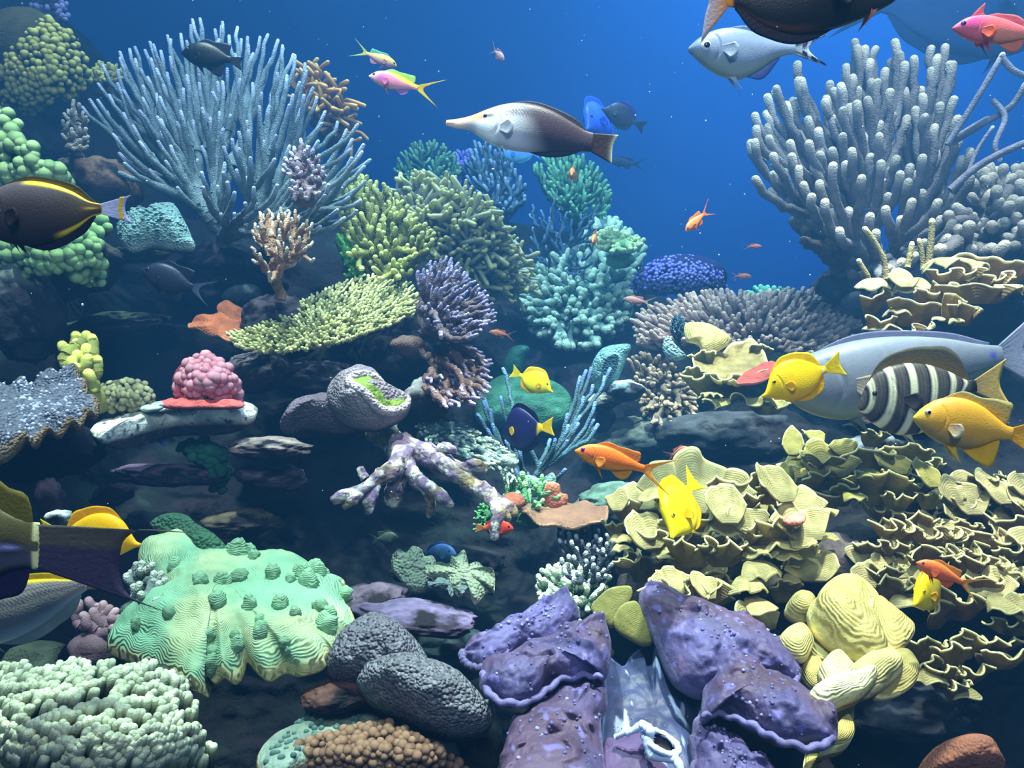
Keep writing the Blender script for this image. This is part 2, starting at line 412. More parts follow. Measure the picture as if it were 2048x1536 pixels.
M_EDGE = None
def frond(px, py, Y, w, h, lean, az, seed, cup=0.25, ruf=0.05, nru=3.0, topc=None, under=None, rim=None, spread=1.0, th=0.004, nu=40, nv=12, curl=0.1, stripes=10, rnd=0.55):
    """one leaf of scroll coral: base below, wavy free rim centred at (px,py,Y). lean 0 upright, 90 flat towards azimuth az (0 = towards the glass)"""
    rng = np.random.default_rng(seed)
    la, aa = math.radians(lean), math.radians(az)
    f = np.array([math.sin(aa), -math.cos(aa), 0]); Z = np.array([0, 0, 1.0]); a = np.array([math.cos(aa), math.sin(aa), 0])
    e = math.cos(la) * Z + math.sin(la) * f; n = -math.cos(la) * f + math.sin(la) * Z
    k = Y / F; Wd = w * k * 0.5; H = h * k
    rimc = P(px, py, Y); base = rimc - e * H
    u = np.linspace(-1, 1, nu)[None, :]; v = np.linspace(0, 1, nv)[:, None] ** 0.8
    ang = u * spread; ph = rng.uniform(0, 6.28, 4)
    rimvar = 1 + 0.12 * np.sin(u * 2.1 + ph[0]) + 0.05 * np.sin(u * 4.3 + ph[1]) + 0.012 * np.sin(u * 9 + ph[3])
    xs = np.sin(ang) / math.sin(min(spread, 1.57)) * Wd; hs = np.cos(ang) * rnd + 1 - rnd
    A = v * rimvar; x = xs * (0.35 + 0.65 * v ** 0.75); hh = H * A * hs
    rr = ruf * Wd * v ** 1.6 * (np.sin(nru * math.pi * u + ph[1] + 0.8 * np.sin(2.3 * u + ph[2])) + 0.22 * np.sin(2.1 * nru * math.pi * u + ph[2]))
    off = cup * Wd * (u ** 2) * v - curl * H * v ** 2.2 + rr * 2.2
    side = a * (0.9 * ruf * Wd * v ** 2 * np.sin(nru * 2 * math.pi * u + 2 * ph[1] + 1.2))[..., None]
    mid = base + a * (x + 0 * v)[..., None] + e * (hh)[..., None] + n * off[..., None] + side
    du = np.gradient(mid, axis=1); dv = np.gradient(mid, axis=0); nn = nrm(np.cross(du, dv)); nn = np.where(np.sum(nn * n, -1, keepdims=True) < 0, -nn, nn) if np.mean(np.sum(nn * n, -1)) < 0 else nn
    tt = th * (1.15 - 0.45 * v)[..., None]
    up_, dn = mid + nn * tt * 0.5, mid - nn * tt * 0.5
    Cv = np.broadcast_to(v, (nv, nu))[..., None]; wr = sstep(0.9, 1.0, Cv)
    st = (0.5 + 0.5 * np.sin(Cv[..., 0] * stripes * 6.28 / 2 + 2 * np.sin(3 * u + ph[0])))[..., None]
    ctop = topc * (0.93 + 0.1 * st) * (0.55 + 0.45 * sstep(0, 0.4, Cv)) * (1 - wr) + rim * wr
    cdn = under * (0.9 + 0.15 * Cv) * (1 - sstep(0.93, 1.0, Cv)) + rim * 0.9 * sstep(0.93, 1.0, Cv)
    g = Geo(); V = np.concatenate([up_.reshape(-1, 3), dn.reshape(-1, 3)]); N_ = nu * nv
    i = np.arange(nv - 1)[:, None] * nu + np.arange(nu - 1)[None]
    q1 = np.stack([i, i + 1, i + nu + 1, i + nu], -1).reshape(-1, 4); q2 = np.stack([N_ + i, N_ + i + nu, N_ + i + nu + 1, N_ + i + 1], -1).reshape(-1, 4)
    jt = (nv - 1) * nu + np.arange(nu - 1); q3 = np.stack([jt, jt + 1, N_ + jt + 1, N_ + jt], -1)
    l = np.arange(nv - 1) * nu; q4 = np.stack([l, l + nu, N_ + l + nu, N_ + l], -1); l2 = l + nu - 1; q5 = np.stack([l2, N_ + l2, N_ + l2 + nu, l2 + nu], -1)
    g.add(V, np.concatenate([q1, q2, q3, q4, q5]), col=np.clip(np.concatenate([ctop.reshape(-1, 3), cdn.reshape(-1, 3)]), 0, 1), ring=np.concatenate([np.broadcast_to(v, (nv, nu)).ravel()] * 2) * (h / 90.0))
    return g

# ------------------------------------------------------------------ fish
def leaf_fin(g, base0, base1, outer, n=14, m=6, th=0.0016, col=(1, 1, 1), col2=None, pw=1.0):
    """thin fin: base edge base0->base1 (arrays n,3) to outer edge (n,3); rounded thickness"""
    b = np.asarray(base0, float); o = np.asarray(outer, float); n = len(b)
    v = np.linspace(0, 1, m)[:, None, None]; mid = b[None] * (1 - v) + o[None] * v
    du = np.gradient(mid, axis=1); dv = np.gradient(mid, axis=0); nn = nrm(np.cross(du, dv) + 1e-9)
    ray = 1 + 0.25 * np.cos(np.arange(n) * math.pi)[None, :, None]
    t = th * (1.1 - 0.8 * v) * ray
    A, B = mid + nn * t, mid - nn * t; N_ = n * m
    i = np.arange(m - 1)[:, None] * n + np.arange(n - 1)[None]
    q1 = np.stack([i, i + 1, i + n + 1, i + n], -1).reshape(-1, 4); q2 = q1[:, ::-1] + N_
    j = (m - 1) * n + np.arange(n - 1); q3 = np.stack([j, j + 1, N_ + j + 1, N_ + j], -1)
    l = np.arange(m - 1) * n; q4 = np.stack([l, l + n, N_ + l + n, N_ + l], -1); l2 = l + n - 1; q5 = np.stack([l2, N_ + l2, N_ + l2 + n, l2 + n], -1)
    c1 = np.asarray(col, float); c2 = c1 if col2 is None else np.asarray(col2, float)
    if c1.ndim == 1: c1 = np.broadcast_to(c1, (n, 3))
    if c2.ndim == 1: c2 = np.broadcast_to(c2, (n, 3))
    C = c1[None] * (1 - v ** pw) + c2[None] * v ** pw
    g.add(np.concatenate([A.reshape(-1, 3), B.reshape(-1, 3)]), np.concatenate([q1, q2, q3, q4, q5]), col=np.clip(np.concatenate([C.reshape(-1, 3)] * 2), 0, 1))
    return g

def fish(name, label, spec, snout, ped, colf, roll=0.0, group=None, cat='fish', hi=False, eye=None, **kw):
    """spec: top/bot profiles in units of snout-to-tail-root length; snout and ped are (px, py, Y)"""
    S = dict(spec); S.update(kw)
    A, B = P(*snout), P(*ped); L = float(np.linalg.norm(A - B)); fx = (A - B) / L
    side = nrm(np.cross(np.array([0, 0, 1.0]), fx)); upv = np.cross(fx, side)
    if roll: c, q = math.cos(roll), math.sin(roll); side, upv = side * c + upv * q, upv * c - side * q
    M = Matrix.Identity(4); ctr = (A + B) / 2
    for i in range(3): M[i][0], M[i][1], M[i][2], M[i][3] = -fx[i], -side[i], upv[i], ctr[i]
    root = bpy.data.objects.new(name, None); COL.objects.link(root); root.empty_display_size = 0.02; root.matrix_basis = M; tag(root, label, cat, group)
    # local: x from snout (-L/2) to tail root (+L/2), z up, y = across
    Ns, Na = (150, 72) if hi else (60, 28)
    s = np.linspace(0, 1, Ns) ** 1.15
    top, bot = cinterp(S['top'], s), cinterp(S['bot'], s)
    top, bot = np.maximum(top, bot + 0.01), bot
    md, hh = (top + bot) / 2, (top - bot) / 2
    w = cinterp(S['wid'], s)
    a = np.arange(Na) / Na * 2 * math.pi
    ca, sa = np.cos(a), np.sin(a)
    Yv = w[:, None] * np.sign(ca) * np.abs(ca) ** 0.85; Zv = md[:, None] + hh[:, None] * sa[None]
    tt = (sa[None] + 1) / 2 + 0 * s[:, None]; ss = s[:, None] + 0 * tt
    gs = S.get('gill', 0.27)
    if gs: Yv = Yv * (1 - 0.07 * np.exp(-((ss - (gs - 0.10 * (2 * tt - 1) ** 2)) / 0.012) ** 2) * (tt > 0.15) * (tt < 0.85))
    V = np.stack([(ss - 0.5) * L, Yv * L, Zv * L], -1)
    n0 = np.array([[-0.5 * L - 0.004 * L, 0, md[0] * L]]); n1 = np.array([[0.5 * L + 0.01 * L, 0, md[-1] * L]])
    j = np.arange(Na); j2 = (j + 1) % Na; k = np.arange(Ns - 1)[:, None] * Na
    Q = np.stack([k + j, k + j2, k + Na + j2, k + Na + j], -1).reshape(-1, 4)
    nv = Ns * Na
    T = np.concatenate([np.stack([np.full(Na, nv), j2, j], -1), np.stack([np.full(Na, nv + 1), (Ns - 1) * Na + j, (Ns - 1) * Na + j2], -1)])
    C = colf(ss, tt); C = np.concatenate([C.reshape(-1, 3), C[0].mean(0, keepdims=True), C[-1].mean(0, keepdims=True)])
    Geo().add(np.concatenate([V.reshape(-1, 3), n0, n1]), Q, T, np.clip(C, 0.001, 1)).make('body', M_FISH, root)
    X = lambda q: (np.asarray(q) - 0.5) * L
    fth = 0.006 * L
    # tail fin
    tl = np.asarray(S['tail'], float); nT = 17; vv = np.linspace(-1, 1, nT)
    os_, oz = cinterp(tl[:, [0, 1]], vv), cinterp(tl[:, [0, 2]], vv)
    hp = (top[-1] - bot[-1]) / 2; mp = md[-1]
    b = np.stack([X(np.full(nT, 0.985)), 0 * vv, (mp + vv * hp * 0.92) * L], -1); o_ = np.stack([X(os_), 0 * vv + L * S.get('tailbend', 0.0) * (os_ - 1), (mp + oz) * L], -1)
    tc = S.get('tailcol', None); tcol = tc(vv) if callable(tc) else (tc or (colf(np.array([[0.98]]), np.array([[0.5]]))[0, 0],) * 2)
    leaf_fin(Geo(), b, None, o_, m=S.get('tailm', 9), th=fth, col=tcol[0], col2=tcol[1], pw=S.get('tailpow', 1.0)).make('tail_fin', M_FIN, root).data
    for key, nm, sign, prof in (('dorsal', 'dorsal_fin', 1, top), ('anal', 'anal_fin', -1, bot)):
        if key not in S: continue
        dz = np.asarray(S[key], float); q = np.linspace(dz[0, 0], dz[-1, 0], 26)
        hgt = cinterp(dz[:, :2], q); hgt = np.maximum(hgt, 0.0)
        bz = np.interp(q, s, prof) - sign * 0.012
        sl = S.get('slant', 0.5)
        fc = S.get(key + 'col'); c1, c2 = fc if fc is not None else (colf(q[:, None], np.full((26, 1), 0.95 if sign > 0 else 0.05))[:, 0],) * 2
        b = np.stack([X(q), 0 * q, bz * L], -1); o_ = np.stack([X(q + sl * hgt), 0 * q, (bz + sign * (hgt + 0.012)) * L], -1)
        leaf_fin(Geo(), b, None, o_, th=fth * 0.8, col=c1, col2=c2).make(nm, M_FIN, root)
    def wat(se, ze):
        m_, h_, w_ = np.interp(se, s, md), np.interp(se, s, hh), np.interp(se, s, w)
        c = math.sqrt(max(0.0, 1 - ((ze - m_) / h_) ** 2)); return w_ * c ** 0.85
    pf = S.get('pect', (0.33, -0.03, 0.16, 0.07, -0.35)); pc = S.get('pectcol'); 
    if pf:
        se, ze, ln, wd, ang = pf; y0 = wat(se, ze)
        if pc is None: pc = colf(np.array([[0.35]]), np.array([[0.4]]))[0, 0] * 0.9
        for sg in (-1, 1):
            t = np.linspace(-1, 1, 11); ex = np.cos(t * 0.75 + ang) ; ez = np.sin(t * 0.75 + ang)
            rl = ln * (1 - 0.25 * t ** 2)
            b = np.stack([X(se + 0 * t), sg * (y0 - 0.004) * L + 0 * t, (ze + t * wd * 0.3) * L], -1)
            o_ = np.stack([X(se + rl * ex * 0.9), sg * (y0 + 0.35 * rl) * L, (ze + rl * ez) * L], -1)
            leaf_fin(Geo(), b, None, o_, m=5, th=fth * 0.6, col=pc, col2=S.get('pectcol2', pc)).make('pectoral_fin', M_FIN, root)
    vf = S.get('pelvic', (0.36, 0.14, 0.06))
    if vf:
        se, ln, wd = vf; zb = np.interp(se, s, bot); pcv = S.get('pelvcol'); 
        if pcv is None: pcv = colf(np.array([[0.35]]), np.array([[0.1]]))[0, 0]
        for sg in (-1, 1):
            t = np.linspace(0, 1, 7); b = np.stack([X(se + t * wd), sg * 0.02 * L + 0 * t, (zb + 0.015) * L + 0 * t], -1)
            o_ = np.stack([X(se + 0.35 * ln + t * wd * 0.4 + ln * 0.55 * (1 - t)), sg * (0.03 + 0.02) * L + 0 * t, (zb - ln * (1 - t) ** 0.7 * 0.75 - 0.01) * L], -1)
            leaf_fin(Geo(), b, None, o_, m=5, th=fth * 0.7, col=pcv).make('pelvic_fin', M_FIN, root)
    if eye is None: eye = S['eye']
    se, ze, re = eye; ye = wat(se, ze); vI, fI = ico(3)
    ring_c = S.get('iris', rgb(200, 180, 120))
    for sg in (-1, 1):
        cc = np.array([X(se), sg * (ye - 0.35 * re) * L, ze * L])
        sc_ = np.array([1, 0.62, 1]) * re * L
        e = Geo().add(vI * sc_ + cc, t=fI, col=ring_c).make('eye', M_EYE, root)
        pr = S.get('pupil', 0.62)
        Geo().add(vI * sc_ * np.array([pr, 0.55, pr]) + cc + np.array([0, sg * 0.33 * re * L, 0]), t=fI, col=(0.004, 0.004, 0.008)).make('pupil', M_EYE, e)
    return root

# ------------------------------------------------------------------ the tank: water, painted back wall, floor, reef slope
def box_obj(name, lo, hi, m):
    lo, hi = np.array(lo, float), np.array(hi, float)
    v = np.array([[x, y, z] for x in (lo[0], hi[0]) for y in (lo[1], hi[1]) for z in (lo[2], hi[2])])
    q = [[0, 1, 3, 2], [4, 6, 7, 5], [0, 4, 5, 1], [2, 3, 7, 6], [0, 2, 6, 4], [1, 5, 7, 3]]
    return Geo().add(v, q, col=(1, 1, 1)).make(name, m, None, (lo + hi) / 2, smooth=False)
def water_material():
    m = bpy.data.materials.new('sea_water'); m.use_nodes = True; nt = m.node_tree
    nt.nodes.remove(nt.nodes['Principled BSDF']); out = nt.nodes['Material Output']
    sc_ = nt.nodes.new('ShaderNodeVolumeScatter'); sc_.inputs['Color'].default_value = (0.10, 0.42, 1.0, 1); sc_.inputs['Density'].default_value = 0.075; sc_.inputs['Anisotropy'].default_value = 0.3
    ab = nt.nodes.new('ShaderNodeVolumeAbsorption'); ab.inputs['Color'].default_value = (0.15, 0.72, 0.97, 1); ab.inputs['Density'].default_value = 0.11
    ad = nt.nodes.new('ShaderNodeAddShader'); nt.links.new(sc_.outputs[0], ad.inputs[0]); nt.links.new(ab.outputs[0], ad.inputs[1]); nt.links.new(ad.outputs[0], out.inputs['Volume'])
    return m
M_PAINT = mat('blue_tank_paint', rough=0.8, var=0.18, nscale=0.6, bump=0.1, bscale=3, objvar=0)
w = box_obj('water', (-4.6, 0.50, 0.02), (4.6, 6.45, 4.5), water_material()); tag(w, kind='structure')
wb = box_obj('wall_back', (-5, 6.5, 0), (5, 6.7, 4.9), M_PAINT); tag(wb, kind='structure')
wb.data.attributes['Col'].data.foreach_set('color', np.tile(np.array([0.020, 0.11, 0.42, 1], np.float32), 8))
M_SAND = mat('tank_floor', rough=0.9, var=0.4, nscale=8, bump=0.5, bscale=60, objvar=0)
fl = box_obj('floor', (-5, 0.5, -0.1), (5, 6.7, 0.0), M_SAND); tag(fl, kind='structure')
fl.data.attributes['Col'].data.foreach_set('color', np.tile(np.array([0.05, 0.05, 0.06, 1], np.float32), 8))

CTRL = np.array([
 (-500,1536,1.7),(0,1536,1.75),(500,1536,1.9),(1000,1536,1.75),(1500,1536,1.75),(2048,1536,2.0),(2500,1536,2.0),
 (0,1200,2.0),(300,1200,2.0),(600,1050,2.4),(850,1100,2.5),(1050,1200,2.3),(1200,1100,2.2),(1450,1100,2.05),(1650,1050,2.2),(1900,1150,2.1),(2400,1100,2.1),
 (-400,900,2.1),(0,900,2.1),(300,900,2.5),(600,950,2.6),(900,850,2.7),(1100,850,3.0),(1250,850,2.85),(1450,850,2.75),(1700,870,2.65),(2048,850,2.5),
 (-400,600,2.5),(0,600,2.4),(300,600,2.95),(450,640,2.8),(650,680,2.75),(850,640,2.85),(1050,660,3.5),(1150,600,3.8),(1350,640,3.5),(1600,690,3.2),(1900,660,2.85),(2400,650,2.7),
 (0,250,3.0),(150,250,3.2),(300,430,3.2),(600,450,3.2),(900,500,3.5),(1100,450,4.3),(1250,520,4.1),(0,0,3.4),(120,30,3.5),(-500,0,3.3),(1950,500,3.1),(2048,430,3.1),(2500,400,3.0)], float)
def _rbf():
    p = CTRL[:, :2] / 500.0; d = np.linalg.norm(p[:, None] - p[None], axis=-1)
    n = len(p); A = np.zeros((n + 3, n + 3)); A[:n, :n] = d; A[:n, n] = A[n, :n] = 1; A[:n, n + 1:] = p; A[n + 1:, :n] = p.T
    A[:n, :n] -= 0.05 * np.eye(n)
    return np.linalg.solve(A, np.concatenate([CTRL[:, 2], [0, 0, 0]]))
_w = _rbf()
def slopeY(px, py):
    q = np.stack([np.asarray(px, float), np.asarray(py, float)], -1) / 500.0
    d = np.linalg.norm(q[..., None, :] - CTRL[:, :2] / 500.0, axis=-1)
    return d @ _w[:-3] + _w[-3] + q @ _w[-2:]
SIL = np.array([(-600,-300),(0,-60),(110,30),(160,90),(200,230),(260,350),(330,430),(480,455),(620,450),(740,420),(830,400),(930,430),(1060,450),(1180,470),(1250,530),(1300,590),(1450,620),(1600,640),(1700,640),(1780,600),(1880,520),(2000,450),(2100,430),(2600,380)], float)
def reef_slope():
    nu, nv = 330, 190
    px = np.linspace(-600, 2600, nu); top = np.interp(px, SIL[:, 0], SIL[:, 1])
    v = np.linspace(0, 1, nv)[:, None]
    PX = np.broadcast_to(px, (nv, nu)); PY = top + (1780 - top) * v
    Y = slopeY(PX, PY); V = P(PX, PY, Y)
    d = fbm(V * 2.6, 5, 5, 0.55); d2 = 0.5 - np.abs(fbm(V * np.array([3.2, 3.2, 6.0]), 9, 4))
    V = V + np.array([0, -1.0, 0.35]) * (0.20 * d + 0.16 * d2)[..., None] * sstep(0, 0.1, v)[..., None]
    # the top runs back as a plateau
    bk = []
    for k, (dy, dz) in enumerate(((0.25, 0.02), (0.6, -0.08), (1.1, -0.3), (1.6, -1.0))): bk.append(V[:1] + np.array([0, dy, dz]))
    V = np.concatenate(bk[::-1] + [V]); n = V.shape[0]
    i = np.arange(n - 1)[:, None] * nu + np.arange(nu - 1)[None]; Q = np.stack([i, i + nu, i + nu + 1, i + 1], -1).reshape(-1, 4)
    t = fbm(V * 5, 21, 4)[..., None]; t2 = fbm(V * 9 + 4, 22, 3)[..., None]
    C = np.array([0.009, 0.008, 0.010]) * (1 + 0.6 * t); C = np.where(t2 > 0.25, C * 0.5 + np.array([0.05, 0.02, 0.035]) * 0.28, C); C = np.where(t2 < -0.28, C * 0.5 + np.array([0.009, 0.016, 0.012]), C)  # base colour lowered to near black, putting the shade of the recesses into the rock
    o = Geo().add(V, Q, col=np.clip(C, 0.002, 1)).make('reef_slope', M_ROCK, None, (0, 2.5, 0.8)); tag(o, 'encrusted reef rock slope behind the corals, coloured dark as shaded hollows', kind='structure')
reef_slope()

# ------------------------------------------------------------------ ledges and loose live rock
DK = rgb(66, 52, 62); PU = rgb(96, 70, 104); PI = rgb(150, 112, 140); PALE = rgb(205, 205, 190); GRN = rgb(88, 104, 78); TL = rgb(96, 130, 130); BRN = rgb(120, 92, 66)
ROCKS = [
 ('dark rock ledge with pale olive crust below the green lobed coral', 235, 655, 2.45, 105, 90, 26, 11, DK, GRN, 0.12),
 ('upright rock column with grey green crust at the edge of the dark hollow', 45, 625, 1.95, 62, 80, 105, 12, rgb(48, 44, 60), rgb(110, 118, 112), 0.2),
 ('narrow olive ledge under the teal encrusting coral', 262, 512, 2.5, 62, 60, 13, 13, rgb(84, 76, 40), rgb(120, 112, 56), 0.06),
 ('brown sloping rock behind the tail of the brown surgeonfish', 215, 372, 2.45, 55, 80, 52, 14, rgb(96, 70, 62), rgb(128, 96, 80), -0.5),
 ('rock knob with pale top under the olive table coral', 520, 745, 2.2, 62, 80, 40, 15, DK, rgb(140, 124, 126), 0.0),
 ('broken pink and white rock shelf under the grey brain coral', 540, 895, 1.95, 78, 80, 20, 16, rgb(100, 74, 82), rgb(176, 150, 142), -0.05),
 ('lower mauve rock shelf with drooping crust', 545, 955, 1.98, 70, 80, 24, 17, rgb(80, 62, 80), rgb(150, 126, 142), -0.1),
 ('long purple crusted ledge in the dark hollow', 345, 950, 2.0, 105, 70, 20, 18, rgb(60, 42, 58), rgb(138, 108, 138), -0.04),
 ('small mauve rock in the hollow above the yellow fin', 225, 990, 1.9, 36, 50, 22, 19, PU, PI, 0.3),
 ('upright dark rock beside the big dark tail', 100, 1000, 1.6, 22, 30, 42, 20, rgb(84, 64, 84), rgb(140, 112, 120), 0.1),
 ('low brown rock behind the green ridged plate', 480, 1047, 1.95, 70, 70, 26, 21, rgb(70, 62, 52), rgb(112, 98, 78), 0.05),
 ('white and black speckled rock behind the yellow fin', 118, 1038, 1.5, 22, 30, 18, 22, rgb(120, 124, 130), rgb(215, 220, 215), 0.0),
 ('mauve rock lump beside the green ridged plate', 740, 1205, 1.62, 66, 70, 36, 23, rgb(90, 76, 92), rgb(112, 96, 116), 0.05),
 ('violet crusted ledge above the grey mushroom coral', 835, 1236, 1.55, 115, 80, 26, 24, rgb(62, 42, 62), rgb(112, 100, 136), -0.12),
 ('dark teal rock behind the grey mushroom coral', 880, 1310, 1.75, 90, 90, 50, 25, rgb(40, 52, 58), rgb(58, 78, 84), 0.0),
 ('rust red rock under the grey mushroom coral', 680, 1392, 1.3, 70, 60, 26, 26, rgb(92, 56, 54), rgb(120, 84, 74), 0.1),
 ('small blue grey rock under the teal cup sponge', 1250, 782, 2.5, 36, 50, 20, 27, rgb(70, 84, 96), rgb(170, 196, 206), 0.0),
 ('little pale topped rock under the blue grey rock', 1205, 803, 2.52, 36, 50, 18, 28, rgb(70, 76, 84), rgb(196, 196, 180), 0.2),
 ('thin teal rock stem below the pale topped rock', 1212, 850, 2.6, 22, 40, 38, 29, rgb(52, 70, 82), rgb(90, 120, 126), 0.0),
 ('teal rubble block beneath the orange fish', 1230, 1010, 2.1, 90, 80, 40, 30, rgb(60, 84, 84), rgb(104, 134, 120), 0.1),
 ('grey brown rubble behind the bright orange fish', 1265, 880, 2.6, 100, 90, 42, 31, rgb(66, 82, 88), rgb(104, 116, 108), 0.1),
 ('dark rock behind the yellow scroll coral', 1440, 880, 2.5, 150, 90, 56, 32, rgb(50, 56, 66), rgb(72, 76, 84), 0.0),
 ('blue grey crusted rock between the two scroll corals', 1720, 912, 2.05, 78, 70, 36, 33, rgb(92, 96, 112), rgb(146, 152, 164), 0.35),
 ('dark brown rock under the pale surgeonfish', 1790, 850, 2.3, 90, 80, 26, 34, rgb(64, 50, 54), rgb(96, 72, 70), 0.0),
 ('mottled mauve rock in the gap beside the folded coral', 1660, 1150, 1.75, 60, 70, 80, 35, rgb(70, 56, 66), rgb(112, 98, 100), -0.5),
 ('speckled green and white rock by the clam', 960, 1480, 1.3, 44, 40, 66, 36, rgb(66, 78, 60), rgb(160, 176, 176), 0.0),
 ('dark rock carrying the green lobed coral', 110, 540, 2.15, 110, 120, 60, 37, rgb(52, 48, 46), rgb(66, 66, 54), 0.2),
 ('rock foot beneath the grey spotted plate', 60, 900, 1.75, 130, 100, 60, 38, rgb(36, 30, 38), rgb(50, 40, 46), 0.0),
 ('faint dark rock in the bottom corner hollow', 1800, 1420, 1.7, 120, 100, 46, 39, rgb(40, 42, 56), rgb(56, 60, 76), 0.1),
 ('black rock heap carrying the yellow scroll coral', 1420, 1240, 1.85, 190, 120, 150, 40, rgb(46, 42, 48), rgb(70, 62, 58), 0.0),
 ('rock core of the tightly ruffled scroll coral', 1950, 1200, 1.95, 190, 120, 190, 41, rgb(44, 40, 46), rgb(66, 60, 58), 0.0),
 ('steep dark rock holding the sea whip bush', 1700, 610, 3.0, 75, 120, 75, 42, rgb(60, 54, 66), rgb(90, 80, 86), 0.0),
 ('deep shelf rock under the cauliflower coral', 1120, 640, 3.7, 120, 140, 70, 43, rgb(46, 66, 84), rgb(70, 98, 112), 0.0),
 ('rock foot of the staghorn thicket', 470, 560, 2.75, 90, 120, 70, 44, rgb(44, 38, 48), rgb(70, 60, 70), 0.0),
 ('dark rock behind the purple tipped bush', 790, 700, 2.5, 90, 120, 80, 45, rgb(44, 36, 44), rgb(66, 52, 62), 0.0),
 ('scabby rock below the purple tipped bush', 855, 800, 2.1, 48, 60, 40, 46, rgb(88, 60, 70), rgb(170, 160, 156), 0.2),
 ('low dark rock on the bed under the flame coloured fish', 900, 1130, 2.1, 110, 100, 30, 47, rgb(36, 36, 44), rgb(52, 52, 58), 0.0),
 ('dark rock stump under the tan antler coral', 565, 655, 2.35, 72, 110, 62, 48, rgb(56, 48, 56), rgb(84, 70, 80), 0.0),
 ('pink grey rock pedestal under the middle of the table coral', 650, 765, 2.35, 80, 110, 44, 49, rgb(56, 46, 54), rgb(96, 80, 90), 0.0),
]
for L_, px, py, Y, sx, sy, sz, sd, c, tp, ro in ROCKS:
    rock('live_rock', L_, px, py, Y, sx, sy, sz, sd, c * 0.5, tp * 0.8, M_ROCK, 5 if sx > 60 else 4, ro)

# ------------------------------------------------------------------ branching corals
coral_tree('staghorn_coral', 'big blue grey staghorn coral thicket with pale pointed tips', 'coral',
    [(190,235),(180,190),(200,140),(240,110),(300,75),(340,65),(390,40),(450,48),(500,55),(555,75),(600,110),(640,180),(690,250),(738,320),(720,420),(640,470),(560,470),(420,430),(330,360),(250,330),(230,290)],
    (480,585,2.62), 2.78, 2.28, 215, 6.2, rgb(112,124,128), rgb(196,200,226), 101, per='chain', jitY=0.16, grow=0.26, up=0.30, nseg=8, tip=0.8, K=9, maxr=2.6, r1=0.55, wig=0.01, ratio=0.66,
    extra=[(335,72),(385,40),(400,38),(445,45),(430,60),(475,55),(495,75),(520,75),(565,92),(590,112),(610,128),(300,85),(270,95),(240,105),(205,130),(180,200),(165,215),(320,195),(390,185),(435,165),(480,165),(252,222),(298,235),(315,235),(232,275),(185,318),(740,320),(727,290),(715,250)])
coral_tree('pale_bush_coral', 'small pinkish white bush coral in front of the staghorn thicket', 'coral',
    [(560,350),(575,300),(600,275),(640,310),(655,350),(640,395),(590,398)], (608,400,2.2), 2.22, 2.1, 46, 4.0, rgb(128,104,112), rgb(222,206,226), 102, jitY=0.06, tip=0.5, K=6, bumpy=0.12)
coral_tree('antler_coral', 'tan antler coral with white tips below the staghorn thicket', 'coral',
    [(502,470),(515,430),(545,412),(590,415),(632,450),(640,470),(600,520),(540,555),(505,520)], (560,600,2.1), 2.12, 1.98, 62, 5.0, rgb(150,112,86), rgb(242,220,196), 103, r1=0.6, per='chain', base=False, jitY=0.08, grow=0.35, tip=0.6, K=7, maxr=2.5, extra=[(628,518),(505,462),(520,425)])
coral_tree('olive_bush_coral', 'thick olive yellow bush coral beside the big anemone', 'coral',
    [(672,350),(690,340),(740,350),(800,390),(845,430),(872,470),(850,520),(800,560),(740,560),(700,520),(678,450)], (768,590,2.62), 2.72, 2.42, 210, 4.8, rgb(126,124,52), rgb(206,206,120), 104, jitY=0.12, grow=0.35, up=0.3, tip=0.55, K=7, maxr=3, bumpy=0.1)
coral_tree('bright_green_alga_tuft', 'bright green feathery tuft at the foot of the olive bush coral', 'coral',
    [(672,470),(700,470),(730,520),(720,560),(690,550)], (715,572,2.5), 2.5, 2.45, 40, 4.0, rgb(78,140,62), rgb(120,190,84), 105, jitY=0.04, tip=0.5, K=5)
coral_tree('teal_bush_coral', 'dark teal green bush coral at the far back', 'coral',
    [(785,340),(795,310),(830,282),(875,280),(915,310),(925,345),(880,385),(820,385)], (858,430,3.9), 4.0, 3.8, 130, 3.2, rgb(62,104,78), rgb(126,172,128), 106, jitY=0.15, grow=0.3, tip=0.55, K=6, bumpy=0.12)
coral_tree('violet_tuft_coral', 'small violet blue tuft between two far back corals', 'coral',
    [(902,320),(915,300),(945,300),(952,325),(930,345)], (928,380,4.0), 4.0, 3.95, 50, 3.0, rgb(76,84,190), rgb(150,150,235), 107, jitY=0.08, tip=0.4, K=5)
coral_tree('blue_antler_coral', 'slate blue antler coral at the far back under the bird wrasse', 'coral',
    [(925,330),(940,285),(975,275),(1010,300),(1045,350),(1060,400),(1010,420),(950,400)], (1010,500,3.85), 3.9, 3.7, 80, 3.4, rgb(74,98,116), rgb(146,170,200), 108, per='chain', jitY=0.12, grow=0.3, tip=0.6, K=7, maxr=2.6)
coral_tree('emerald_bush_coral', 'emerald green bush coral at the far back beside the blue antler coral', 'coral',
    [(1065,325),(1110,305),(1160,305),(1200,335),(1226,385),(1220,420),(1190,440),(1140,430),(1090,385)], (1135,500,3.9), 3.95, 3.75, 170, 3.6, rgb(60,116,84), rgb(126,184,136), 109, jitY=0.14, grow=0.3, tip=0.5, K=6, bumpy=0.12)
coral_tree('sea_whip_coral', 'thin dark blue sea whips in front of the emerald bush coral', 'coral',
    [(1050,420),(1080,400),(1090,380),(1150,430),(1200,400),(1210,460),(1180,540),(1110,550),(1060,500)], (1120,640,3.55), 3.6, 3.45, 44, 2.6, rgb(60,86,112), rgb(110,140,170), 110, per='chain', jitY=0.1, grow=0.2, up=0.8, tip=0.7, K=8, maxr=2)
